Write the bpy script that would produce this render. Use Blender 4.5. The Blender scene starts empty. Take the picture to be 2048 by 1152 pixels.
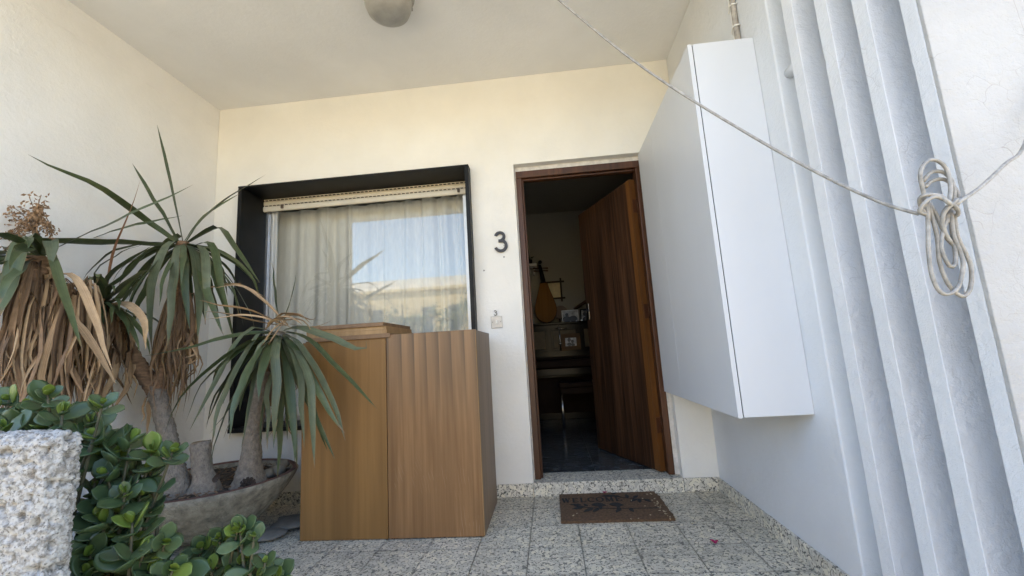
import bpy, bmesh, math, random
from mathutils import Vector, Matrix, noise
random.seed(11)
R = math.radians
SC = bpy.context.scene
COL = SC.collection

# ------------------------------------------------------------------ camera
F_PX, PITCH, YAW, ROLL = 832.44, 0.1519, 0.0815, -0.0600
CAM = Vector((0.0, -2.8387, 0.9219))
_f = Vector((-math.sin(YAW) * math.cos(PITCH), math.cos(YAW) * math.cos(PITCH), math.sin(PITCH)))
_r = Vector((math.cos(YAW), math.sin(YAW), 0))
_u = _r.cross(_f)
RT = _r * math.cos(ROLL) + _u * math.sin(ROLL)
UP = _u * math.cos(ROLL) - _r * math.sin(ROLL)
cam_d = bpy.data.cameras.new('camera')
cam_d.sensor_width = 36.0
cam_d.lens = F_PX / 2048 * 36.0
cam_d.clip_start = 0.02
cam_d.clip_end = 400
cam = bpy.data.objects.new('camera', cam_d)
COL.objects.link(cam)
cam.matrix_world = Matrix(((RT.x, UP.x, -_f.x, CAM.x), (RT.y, UP.y, -_f.y, CAM.y), (RT.z, UP.z, -_f.z, CAM.z), (0, 0, 0, 1)))
SC.camera = cam

# ------------------------------------------------------------------ sky, sun, exposure
SUN_EL, SUN_AZ = R(62), R(14)          # azimuth measured from +Y (behind the house) towards +X
world = bpy.data.worlds.new('World')
SC.world = world
world.use_nodes = True
wn = world.node_tree.nodes
sky = wn.new('ShaderNodeTexSky')
sky.sky_type = 'NISHITA'
sky.sun_disc = False
sky.sun_elevation = SUN_EL
sky.sun_rotation = SUN_AZ
sky.air_density = 1.0
sky.dust_density = 0.9
bg = wn['Background']
bg.inputs['Strength'].default_value = 0.15
world.node_tree.links.new(sky.outputs[0], bg.inputs['Color'])
sun_d = bpy.data.lights.new('sun', 'SUN')
sun_d.energy = 3.0
sun_d.angle = R(0.5)
sun_d.color = (1.0, 0.95, 0.87)
sun = bpy.data.objects.new('sun', sun_d)
COL.objects.link(sun)
sv = Vector((math.sin(SUN_AZ) * math.cos(SUN_EL), math.cos(SUN_AZ) * math.cos(SUN_EL), math.sin(SUN_EL)))
sun.rotation_euler = sv.to_track_quat('Z', 'Y').to_euler()
sun.location = (0, 8, 12)
SC.view_settings.view_transform = 'Standard'
SC.view_settings.look = 'None'
SC.view_settings.gamma = 1.0
SC.view_settings.use_curve_mapping = False
SC.view_settings.exposure = 2.74
SC.render.engine = 'CYCLES'
SC.cycles.use_denoising = True
SC.cycles.max_bounces = 10
SC.cycles.diffuse_bounces = 6
SC.cycles.glossy_bounces = 4
SC.cycles.transparent_max_bounces = 12
SC.cycles.sample_clamp_indirect = 8
SC.cycles.caustics_reflective = False
SC.cycles.caustics_refractive = False

# ------------------------------------------------------------------ measured room
XL, XR, H = -2.468, 0.988, 2.95
ZS = 0.079                                # skirting and doorstep height
CEIL_Y = -2.45                            # front edge of the porch ceiling
LEFT_Y = -1.79                            # front end of the left wall

def at(px, py, y):
    d = _f + RT * ((px - 1024) / F_PX) - UP * ((py - 576) / F_PX)
    return CAM + d * ((y - CAM.y) / d.y)

# ------------------------------------------------------------------ materials
def nodes_of(m):
    m.use_nodes = True
    nt = m.node_tree
    return nt, nt.nodes, nt.links, nt.nodes['Principled BSDF']

def mixc(nt, fac, a, b, blend='MIX'):
    n = nt.nodes.new('ShaderNodeMix')
    n.data_type = 'RGBA'
    n.blend_type = blend
    for s, v in ((0, fac), (6, a), (7, b)):
        if hasattr(v, 'links'):
            nt.links.new(v, n.inputs[s])
        elif s == 0:
            n.inputs[0].default_value = v
        else:
            n.inputs[s].default_value = (v[0], v[1], v[2], 1)
    return n.outputs[2]

def pos(nt, scale=(1, 1, 1), kind='world'):
    if kind == 'world':
        o = nt.nodes.new('ShaderNodeNewGeometry').outputs['Position']
    else:
        o = nt.nodes.new('ShaderNodeTexCoord').outputs['Object']
    mp = nt.nodes.new('ShaderNodeMapping')
    mp.inputs['Scale'].default_value = scale
    nt.links.new(o, mp.inputs['Vector'])
    return mp.outputs[0]

def noise_tex(nt, vec, scale, detail=4, rough=.55, dist=0):
    n = nt.nodes.new('ShaderNodeTexNoise')
    nt.links.new(vec, n.inputs['Vector'])
    n.inputs['Scale'].default_value = scale
    n.inputs['Detail'].default_value = detail
    n.inputs['Roughness'].default_value = rough
    n.inputs['Distortion'].default_value = dist
    return n.outputs['Fac']

def voro(nt, vec, scale, feature='F1', out='Distance', rnd=1):
    n = nt.nodes.new('ShaderNodeTexVoronoi')
    n.feature = feature
    nt.links.new(vec, n.inputs['Vector'])
    n.inputs['Scale'].default_value = scale
    n.inputs['Randomness'].default_value = rnd
    return n.outputs[out]

def ramp(nt, fac, lo, hi, a=0.0, b=1.0):
    n = nt.nodes.new('ShaderNodeMapRange')
    nt.links.new(fac, n.inputs[0])
    n.inputs[1].default_value = lo
    n.inputs[2].default_value = hi
    n.inputs[3].default_value = a
    n.inputs[4].default_value = b
    return n.outputs[0]

def mth(nt, op, a, b=0.0):
    n = nt.nodes.new('ShaderNodeMath')
    n.operation = op
    for i, v in enumerate((a, b)):
        if hasattr(v, 'links'):
            nt.links.new(v, n.inputs[i])
        else:
            n.inputs[i].default_value = v
    return n.outputs[0]

def bump(nt, height, strength, dist=.01, prev=None):
    n = nt.nodes.new('ShaderNodeBump')
    nt.links.new(height, n.inputs['Height'])
    n.inputs['Strength'].default_value = strength
    n.inputs['Distance'].default_value = dist
    if prev is not None:
        nt.links.new(prev, n.inputs['Normal'])
    return n.outputs[0]

MATS = {}
def simple(name, col, rough=.6, metal=0.0, var=.12, vscale=6, bs=0, bstr=.3, stretch=(1, 1, 1), rand=0.0, kind='world', spec=.5, bdist=.004):
    if name in MATS:
        return MATS[name]
    m = bpy.data.materials.new(name)
    nt, n, l, p = nodes_of(m)
    v = pos(nt, stretch, kind)
    f = noise_tex(nt, v, vscale, 5)
    f = ramp(nt, f, .3, .7)
    c = mixc(nt, f, [x * (1 - var) for x in col], [min(1, x * (1 + var)) for x in col])
    if rand:
        oi = n.new('ShaderNodeObjectInfo').outputs['Random']
        c = mixc(nt, oi, mixc(nt, 1.0, c, (1 - rand, 1 - rand, 1 - rand), 'MULTIPLY'), mixc(nt, 1.0, c, (1 + rand, 1 + rand, 1 + rand * .6), 'MULTIPLY'))
    l.new(c, p.inputs['Base Color'])
    p.inputs['Roughness'].default_value = rough
    p.inputs['Metallic'].default_value = metal
    p.inputs['Specular IOR Level'].default_value = spec
    if bs:
        l.new(bump(nt, noise_tex(nt, v, bs, 4), bstr, bdist), p.inputs['Normal'])
    MATS[name] = m
    return m

def plaster(name, col, cracks=0.0, grit=.35, dirt=.10, lumps=.25):
    m = bpy.data.materials.new(name)
    nt, n, l, p = nodes_of(m)
    v = pos(nt)
    big = ramp(nt, noise_tex(nt, v, 1.7, 5, .6), .35, .7)
    c = mixc(nt, big, [x * (1 - dirt * .55) for x in col], col)
    spk = ramp(nt, noise_tex(nt, v, 38, 3, .6), .70, .80)
    spk = mth(nt, 'MULTIPLY', spk, ramp(nt, noise_tex(nt, v, 4.5, 2), .55, .72))
    c = mixc(nt, mth(nt, 'MULTIPLY', spk, dirt * 2.2), c, (.35, .32, .28))
    fine = noise_tex(nt, v, 260, 3, .6)
    lump = noise_tex(nt, v, 42, 4, .6)
    nb = bump(nt, lump, lumps, .006)
    nb = bump(nt, fine, grit, .0025, nb)
    if cracks:
        wob = n.new('ShaderNodeTexNoise'); wob.inputs['Scale'].default_value = 9; l.new(v, wob.inputs['Vector'])
        va = n.new('ShaderNodeVectorMath'); va.operation = 'MULTIPLY_ADD'
        l.new(wob.outputs['Color'], va.inputs[0]); va.inputs[1].default_value = (.09, .09, .09); l.new(v, va.inputs[2])
        e = voro(nt, va.outputs[0], 17, 'DISTANCE_TO_EDGE')
        line = ramp(nt, e, 0.002, .011, 1, 0)
        gate = ramp(nt, noise_tex(nt, v, 6.5, 3), .48, .62)
        line = mth(nt, 'MULTIPLY', line, gate)
        # long hairline cracks that run down the wall
        st = pos(nt, (3.2, 3.2, .22))
        va2 = n.new('ShaderNodeVectorMath'); va2.operation = 'MULTIPLY_ADD'
        l.new(wob.outputs['Color'], va2.inputs[0]); va2.inputs[1].default_value = (.035, .035, .02); l.new(st, va2.inputs[2])
        e2 = ramp(nt, voro(nt, va2.outputs[0], 1.3, 'DISTANCE_TO_EDGE'), 0.0008, .0045, 1, 0)
        line = mth(nt, 'MAXIMUM', line, mth(nt, 'MULTIPLY', e2, .9))
        c = mixc(nt, mth(nt, 'MULTIPLY', line, cracks), c, (.33, .30, .27))
        nb = bump(nt, mth(nt, 'SUBTRACT', 1.0, line), .35 * cracks, .003, nb)
    l.new(c, p.inputs['Base Color'])
    l.new(nb, p.inputs['Normal'])
    p.inputs['Roughness'].default_value = .85
    p.inputs['Specular IOR Level'].default_value = .25
    return m

def terrazzo(name, light, dirt=.3, scale=46, amt=.18, rims=0.0):
    m = bpy.data.materials.new(name)
    nt, n, l, p = nodes_of(m)
    v = pos(nt)
    wob = n.new('ShaderNodeTexNoise'); wob.inputs['Scale'].default_value = 60; l.new(v, wob.inputs['Vector'])
    va = n.new('ShaderNodeVectorMath'); va.operation = 'MULTIPLY_ADD'
    l.new(wob.outputs['Color'], va.inputs[0]); va.inputs[1].default_value = (.018, .018, .018); l.new(v, va.inputs[2])
    w = va.outputs[0]
    cell = voro(nt, w, scale, 'F1', 'Color')
    sep = n.new('ShaderNodeSeparateColor'); l.new(cell, sep.inputs[0])
    grey = [x * .74 for x in light]
    c = mixc(nt, ramp(nt, sep.outputs[0], .1, .9), grey, light)
    c = mixc(nt, ramp(nt, sep.outputs[1], .75, .8, 0, .7), c, [light[0] * 1.12, light[1] * 1.1, light[2] * 1.02])
    edge = voro(nt, w, scale, 'DISTANCE_TO_EDGE')
    big = noise_tex(nt, v, 3.2, 3)
    thr = ramp(nt, noise_tex(nt, v, 90, 2), .46, .68, 0.0, amt)
    dark = mth(nt, 'LESS_THAN', edge, thr)
    c = mixc(nt, mth(nt, 'MULTIPLY', dark, .92), c, (.045, .046, .042))
    sm = voro(nt, w, scale * 1.9, 'F1', 'Color')
    sp2 = n.new('ShaderNodeSeparateColor'); l.new(sm, sp2.inputs[0])
    c = mixc(nt, ramp(nt, sp2.outputs[2], .925, .94, 0, .75), c, (.07, .07, .065))
    c = mixc(nt, ramp(nt, big, .42, .68, 0, dirt), c, (.17, .16, .13))
    oi = n.new('ShaderNodeObjectInfo').outputs['Random']
    c = mixc(nt, ramp(nt, oi, 0, 1, 0, .16), c, (.2, .19, .16))
    if rims:
        ge = n.new('ShaderNodeTexCoord').outputs['Generated']
        sp3 = n.new('ShaderNodeSeparateXYZ'); l.new(ge, sp3.inputs[0])
        dx = mth(nt, 'MINIMUM', sp3.outputs[0], mth(nt, 'SUBTRACT', 1.0, sp3.outputs[0]))
        dy = mth(nt, 'MINIMUM', sp3.outputs[1], mth(nt, 'SUBTRACT', 1.0, sp3.outputs[1]))
        de = mth(nt, 'MINIMUM', dx, dy)
        wid = ramp(nt, noise_tex(nt, v, 11, 4), .35, .7, .010, .075)
        rim_ = mth(nt, 'SUBTRACT', 1.0, mth(nt, 'MINIMUM', mth(nt, 'DIVIDE', de, wid), 1.0))
        c = mixc(nt, mth(nt, 'MULTIPLY', rim_, rims), c, (.11, .10, .08))
    l.new(c, p.inputs['Base Color'])
    p.inputs['Roughness'].default_value = .65
    p.inputs['Specular IOR Level'].default_value = .22
    l.new(bump(nt, edge, .12, .002), p.inputs['Normal'])
    return m

def veneer(name, c0, c1, bands=0.0, grain=38, rough=.45, scratch=0.0, spec=.4, bmp=.12, fade=(.55, 1.05)):
    m = bpy.data.materials.new(name)
    nt, n, l, p = nodes_of(m)
    v = pos(nt, (1, 1, .028))
    g = noise_tex(nt, v, grain, 6, .62, .4)
    v2 = pos(nt, (1, 1, .06))
    b = noise_tex(nt, v2, 9, 3)
    c = mixc(nt, ramp(nt, g, .3, .72), c0, c1)
    c = mixc(nt, ramp(nt, b, .35, .7, 0, .7), c, [x * .66 for x in c0])
    if bands:
        sx = n.new('ShaderNodeSeparateXYZ'); l.new(pos(nt), sx.inputs[0])
        fr = mth(nt, 'FRACT', mth(nt, 'ADD', mth(nt, 'MULTIPLY', mth(nt, 'ADD', sx.outputs[0], mth(nt, 'MULTIPLY', b, .018)), 14.2), .45))
        zz = ramp(nt, sx.outputs[2], fade[0], fade[1])
        tooth = mth(nt, 'POWER', fr, 2.2)
        c = mixc(nt, mth(nt, 'MULTIPLY', mth(nt, 'MULTIPLY', tooth, zz), bands), c, [x * .38 for x in c0])
        c = mixc(nt, mth(nt, 'MULTIPLY', zz, .16), c, (.40, .30, .20))
    if scratch:
        sc3 = n.new('ShaderNodeSeparateXYZ'); l.new(pos(nt), sc3.inputs[0])
        wob = noise_tex(nt, pos(nt, (1, 1, .5)), 7, 2)
        rx = mth(nt, 'ADD', sc3.outputs[0], 1.15); rz = mth(nt, 'ADD', sc3.outputs[2], .02)
        rr_ = mth(nt, 'SQRT', mth(nt, 'ADD', mth(nt, 'MULTIPLY', rx, rx), mth(nt, 'MULTIPLY', mth(nt, 'MULTIPLY', rz, rz), .35)))
        ph = mth(nt, 'FRACT', mth(nt, 'ADD', mth(nt, 'MULTIPLY', rr_, 62), mth(nt, 'MULTIPLY', wob, 3.2)))
        li = ramp(nt, mth(nt, 'ABSOLUTE', mth(nt, 'SUBTRACT', ph, .5)), .0, .07, 1, 0)
        li = mth(nt, 'MULTIPLY', li, ramp(nt, noise_tex(nt, pos(nt, (1, 1, .35)), 26, 2), .50, .62))
        s2 = ramp(nt, noise_tex(nt, pos(nt), 5, 2), .5, .62)
        sz = n.new('ShaderNodeSeparateXYZ'); l.new(pos(nt), sz.inputs[0])
        low = ramp(nt, sz.outputs[2], .0, .55, 1, 0)
        c = mixc(nt, mth(nt, 'MULTIPLY', mth(nt, 'MULTIPLY', li, s2), mth(nt, 'MULTIPLY', low, scratch)), c, (.45, .33, .22))
    l.new(c, p.inputs['Base Color'])
    p.inputs['Roughness'].default_value = rough
    p.inputs['Specular IOR Level'].default_value = spec
    l.new(bump(nt, g, bmp, .002 if bmp < .2 else .006), p.inputs['Normal'])
    return m

def leafmat(name, c0, c1, rough=.42, stripes=True, tips=False):
    m = bpy.data.materials.new(name)
    nt, n, l, p = nodes_of(m)
    oi = n.new('ShaderNodeObjectInfo').outputs['Random']
    c = mixc(nt, oi, c0, c1)
    v = pos(nt)
    f = ramp(nt, noise_tex(nt, v, 34, 4), .35, .68)
    c = mixc(nt, mth(nt, 'MULTIPLY', f, .45), c, [x * .62 for x in c0])
    uv = n.new('ShaderNodeUVMap')
    mp = n.new('ShaderNodeMapping'); l.new(uv.outputs[0], mp.inputs[0]); mp.inputs['Scale'].default_value = (11, .35, 1)
    s = noise_tex(nt, mp.outputs[0], 3, 3)
    if stripes:
        c = mixc(nt, ramp(nt, s, .45, .7, 0, .5), c, [min(1, x * 1.7) for x in c1])
        l.new(bump(nt, s, .25, .003), p.inputs['Normal'])
    if tips:
        sv2 = n.new('ShaderNodeSeparateXYZ'); l.new(uv.outputs[0], sv2.inputs[0])
        tf = mth(nt, 'ADD', sv2.outputs[1], mth(nt, 'MULTIPLY', oi, .10))
        c = mixc(nt, ramp(nt, tf, .985, 1.06), c, (.15, .095, .045))
        edge_ = mth(nt, 'MULTIPLY', mth(nt, 'ABSOLUTE', mth(nt, 'SUBTRACT', sv2.outputs[0], .5)), 2.0)
        c = mixc(nt, mth(nt, 'MULTIPLY', ramp(nt, edge_, .86, 1.0), .5), c, (.17, .12, .05))
        c = mixc(nt, ramp(nt, noise_tex(nt, v, 9, 3), .60, .74, 0, .45), c, (.16, .15, .06))
    l.new(c, p.inputs['Base Color'])
    p.inputs['Roughness'].default_value = rough
    p.inputs['Specular IOR Level'].default_value = .35
    return m

M_BACK = plaster('cream_plaster', (.82, .80, .745), dirt=.17, grit=.45, lumps=.4)
M_SIDE = plaster('off_white_plaster', (.82, .81, .79), dirt=.20, grit=.55, lumps=.5)
M_CEIL = plaster('ceiling_paint', (.82, .81, .785), dirt=.15, grit=.4)
M_WHITE = plaster('white_masonry_paint', (.69, .705, .72), dirt=.16, grit=.5, lumps=.6)
M_FIN = plaster('cracked_white_paint', (.76, .77, .785), cracks=.3, dirt=.25, grit=.45, lumps=.7)
M_PIER = plaster('dimmed_pier_paint', (.50, .49, .47), cracks=.7, dirt=.35, grit=.6, lumps=.9)  # white fin paint darkened to hold back bright sky light, plus cracks and dirt
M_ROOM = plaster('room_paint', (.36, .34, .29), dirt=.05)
M_TILE = terrazzo('terrazzo_tile', (.71, .65, .52), dirt=.22, scale=50, amt=.125, rims=.28)
M_SKIRT = terrazzo('terrazzo_skirting', (.74, .70, .60), dirt=.14, scale=48, amt=.12)
M_STEP = terrazzo('terrazzo_step', (.70, .67, .58), dirt=.12, scale=52, amt=.12)
M_GROUT = simple('grout', (.20, .19, .165), .9, var=.3, vscale=20, bs=120)
M_VEN_L = veneer('teak_veneer', (.205, .104, .030), (.275, .148, .048), rough=.5)
M_VEN_R = veneer('faded_veneer', (.178, .090, .034), (.285, .158, .068), bands=1.35, grain=60, scratch=.8, rough=.5)
M_VEN_S = veneer('side_veneer', (.19, .13, .085), (.28, .20, .135), rough=.5)
M_EDGE = veneer('board_edge_ply', (.30, .18, .075), (.44, .28, .13), grain=30, rough=.6)
M_BOARD = veneer('board_veneer', (.19, .11, .055), (.29, .18, .095), rough=.6)
M_DOOR = veneer('door_veneer', (.012, .006, .004), (.122, .058, .028), grain=48, rough=.45, spec=.2, bmp=.5)
M_DOOREDGE = veneer('door_edge_lipping', (.11, .042, .009), (.175, .070, .017), grain=30, rough=.45)
M_FRAME = veneer('door_frame_stain', (.050, .019, .008), (.12, .045, .017), grain=40, rough=.45)
M_FRAME_D = M_FRAME
M_LAM = simple('white_laminate', (.62, .635, .655), .42, var=.03, vscale=2.5, stretch=(1, 1, .5), bs=90, bstr=.03)
M_BLACKST = simple('black_marble', (.008, .008, .008), .45, var=.6, vscale=7, bs=60, bstr=.08, spec=.2)
M_ALU = simple('anodised_aluminium', (.55, .56, .58), .35, .85, var=.08, vscale=12)
M_ALUW = simple('pale_aluminium', (.72, .72, .70), .4, .35, var=.05, vscale=12)
M_SHUT = simple('cream_shutter', (.66, .60, .48), .5, var=.06, vscale=10)
M_SLOT = simple('dark_slot', (.035, .022, .015), .8)
M_RUST = simple('brown_stop', (.10, .07, .045), .6, var=.4, vscale=60)
M_BLACK = simple('black_metal', (.022, .022, .026), .5, var=.2, vscale=40)
M_CABLE = simple('dirty_cable', (.28, .26, .225), .55, var=.35, vscale=55, bs=180)
M_PIPE = simple('grey_conduit', (.36, .33, .29), .6, var=.35, vscale=40)
M_CHROME = simple('dull_chrome', (.55, .55, .56), .25, 1.0, var=.1)
M_BOWL = simple('rough_concrete', (.29, .265, .205), .95, var=.45, vscale=26, bs=120, bstr=1, bdist=.016)
M_BOWLIN = simple('red_brown_lining', (.13, .062, .046), .8, var=.3, vscale=18, bs=60)
M_SOIL = simple('dry_soil', (.060, .043, .030), 1, var=.6, vscale=40, bs=70, bstr=1)
M_STONE = simple('grey_stone', (.20, .19, .165), .9, var=.3, vscale=12, bs=60, bstr=.5)
M_BARK = simple('yucca_bark', (.245, .21, .17), .95, var=.28, vscale=60, stretch=(1, 1, .8), bs=130, bstr=1, bdist=.012)
M_BARKD = simple('scaly_bark', (.19, .115, .065), .95, var=.45, vscale=30, stretch=(1, 1, 3), bs=60, bstr=1)
M_LEAF = leafmat('yucca_leaf', (.032, .050, .018), (.074, .096, .040), tips=True)
M_LEAFG = leafmat('yucca_leaf_greyed', (.058, .074, .038), (.112, .130, .076), tips=True)
M_DEAD = leafmat('dead_leaf', (.095, .058, .034), (.27, .175, .100), rough=.8)
M_DEADL = leafmat('straw_leaf', (.24, .155, .080), (.42, .29, .165), rough=.75)
M_REDL = leafmat('withering_leaf', (.26, .11, .055), (.34, .17, .09), rough=.6)
M_JADE = leafmat('jade_leaf', (.046, .080, .028), (.096, .138, .062), rough=.36, stripes=False)
M_JADEN = leafmat('young_jade_leaf', (.095, .150, .022), (.155, .215, .045), rough=.32, stripes=False)
M_JSTEM = simple('jade_stem', (.075, .070, .035), .7, var=.3, vscale=40)
M_FLOWER = simple('dried_flower', (.31, .19, .10), .9, var=.5, vscale=90, rand=.3)
M_CONE = simple('pine_cone_scale', (.055, .042, .035), .8, var=.3, vscale=60)
M_COIR = simple('coir', (.115, .066, .034), 1, var=.4, vscale=70, bs=420, bstr=1)
M_PRINT = simple('black_print', (.018, .017, .016), 1, var=.5, vscale=200, bs=420, bstr=.8)
M_PETAL = simple('magenta_petal', (.33, .012, .085), .6, var=.3, vscale=80)
M_DRY = simple('pale_debris', (.50, .40, .25), .8, var=.3, vscale=80)
M_CURT = simple('cream_curtain', (.66, .635, .575), .95, var=.06, vscale=60, stretch=(1, 1, .2))
M_LAMPB = simple('lamp_base', (.34, .325, .285), .6, var=.2, vscale=20)
M_OPAL = simple('dirty_opal_glass', (.30, .29, .265), .35, var=.16, vscale=14)
M_PIANO = simple('black_lacquer', (.010, .009, .008), .22, var=.3, spec=.12)
M_GILT = simple('gilt_panel', (.085, .062, .030), .4, var=.2, vscale=16, spec=.15)
M_WALNUT = simple('dark_walnut', (.016, .009, .006), .5, var=.3, spec=.06)
M_LUTE = veneer('lute_soundboard', (.20, .085, .016), (.29, .135, .030), grain=30, rough=.5, spec=.05)
M_PAPER = simple('aged_paper', (.80, .68, .42), .8, var=.2, vscale=14)
M_PHOTOL = simple('photo_grey', (.40, .40, .39), .4, var=.5, vscale=30)
M_PHOTOD = simple('photo_dark', (.02, .02, .02), .4)
M_PLATE = simple('brushed_plate', (.46, .44, .41), .4, .35, var=.12, vscale=30)
M_IVORY = simple('white_plastic', (.80, .79, .75), .4, var=.03)
M_SEAM = simple('shadow_gap', (.02, .02, .022), .9)

def marble():
    m = bpy.data.materials.new('dark_marble_tile')
    nt, n, l, p = nodes_of(m)
    v = pos(nt, (1, 2.2, 1))
    f = noise_tex(nt, v, 7, 8, .7, 1.4)
    c = mixc(nt, ramp(nt, f, .42, .68), (.028, .032, .036), (.155, .165, .17))
    l.new(c, p.inputs['Base Color'])
    p.inputs['Roughness'].default_value = .16
    return m
M_MARBLE = marble()

def glassmat():
    m = bpy.data.materials.new('window_glass')
    m.use_nodes = True
    nt = m.node_tree; n = nt.nodes; l = nt.links
    n.remove(n['Principled BSDF'])
    out = n['Material Output']
    lw = n.new('ShaderNodeLayerWeight'); lw.inputs['Blend'].default_value = .5
    fac = ramp(nt, mth(nt, 'POWER', lw.outputs['Facing'], 5), 0, 1, .11, 1)
    t = n.new('ShaderNodeBsdfTransparent'); t.inputs[0].default_value = (.93, .95, .94, 1)
    g = n.new('ShaderNodeBsdfGlossy'); g.inputs['Roughness'].default_value = 0.0
    mx = n.new('ShaderNodeMixShader')
    l.new(fac, mx.inputs[0]); l.new(t.outputs[0], mx.inputs[1]); l.new(g.outputs[0], mx.inputs[2])
    l.new(mx.outputs[0], out.inputs[0])
    return m
M_GLASS = glassmat()

def curtainmat():
    m = M_CURT
    nt, n, l, p = nodes_of(m)
    w = noise_tex(nt, pos(nt, (1, 1, 1)), 420, 2)
    l.new(bump(nt, w, .25, .002), p.inputs['Normal'])
    return m
curtainmat()

def roughcast():
    m = bpy.data.materials.new('roughcast_render')
    nt, n, l, p = nodes_of(m)
    v = pos(nt)
    f = noise_tex(nt, v, 70, 5, .65)
    c = mixc(nt, ramp(nt, f, .38, .56), (.26, .24, .21), (.57, .55, .51))
    g = ramp(nt, noise_tex(nt, v, 130, 3), .56, .66)
    c = mixc(nt, mth(nt, 'MULTIPLY', g, .85), c, (.13, .118, .10))
    gr = n.new('ShaderNodeNewGeometry').outputs['Pointiness']
    l.new(c, p.inputs['Base Color'])
    p.inputs['Roughness'].default_value = .95
    l.new(bump(nt, noise_tex(nt, v, 190, 5, .7), .9, .006), p.inputs['Normal'])
    return m
M_ROUGH = roughcast()

# ------------------------------------------------------------------ object helpers
WLOC = {}
def link(o, parent=None, loc=None):
    COL.objects.link(o)
    if parent is not None:
        o.parent = parent
    return o

def tag(o, label=None, cat=None, group=None, kind=None):
    if label: o['label'] = label
    if cat: o['category'] = cat
    if group: o['group'] = group
    if kind: o['kind'] = kind
    return o

def thing(name, label, cat, loc=(0, 0, 0), group=None, kind=None):
    o = bpy.data.objects.new(name, None)
    o.empty_display_size = .05
    o.location = loc
    COL.objects.link(o)
    WLOC[o.name] = Vector(loc)
    return tag(o, label, cat, group, kind)

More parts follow.
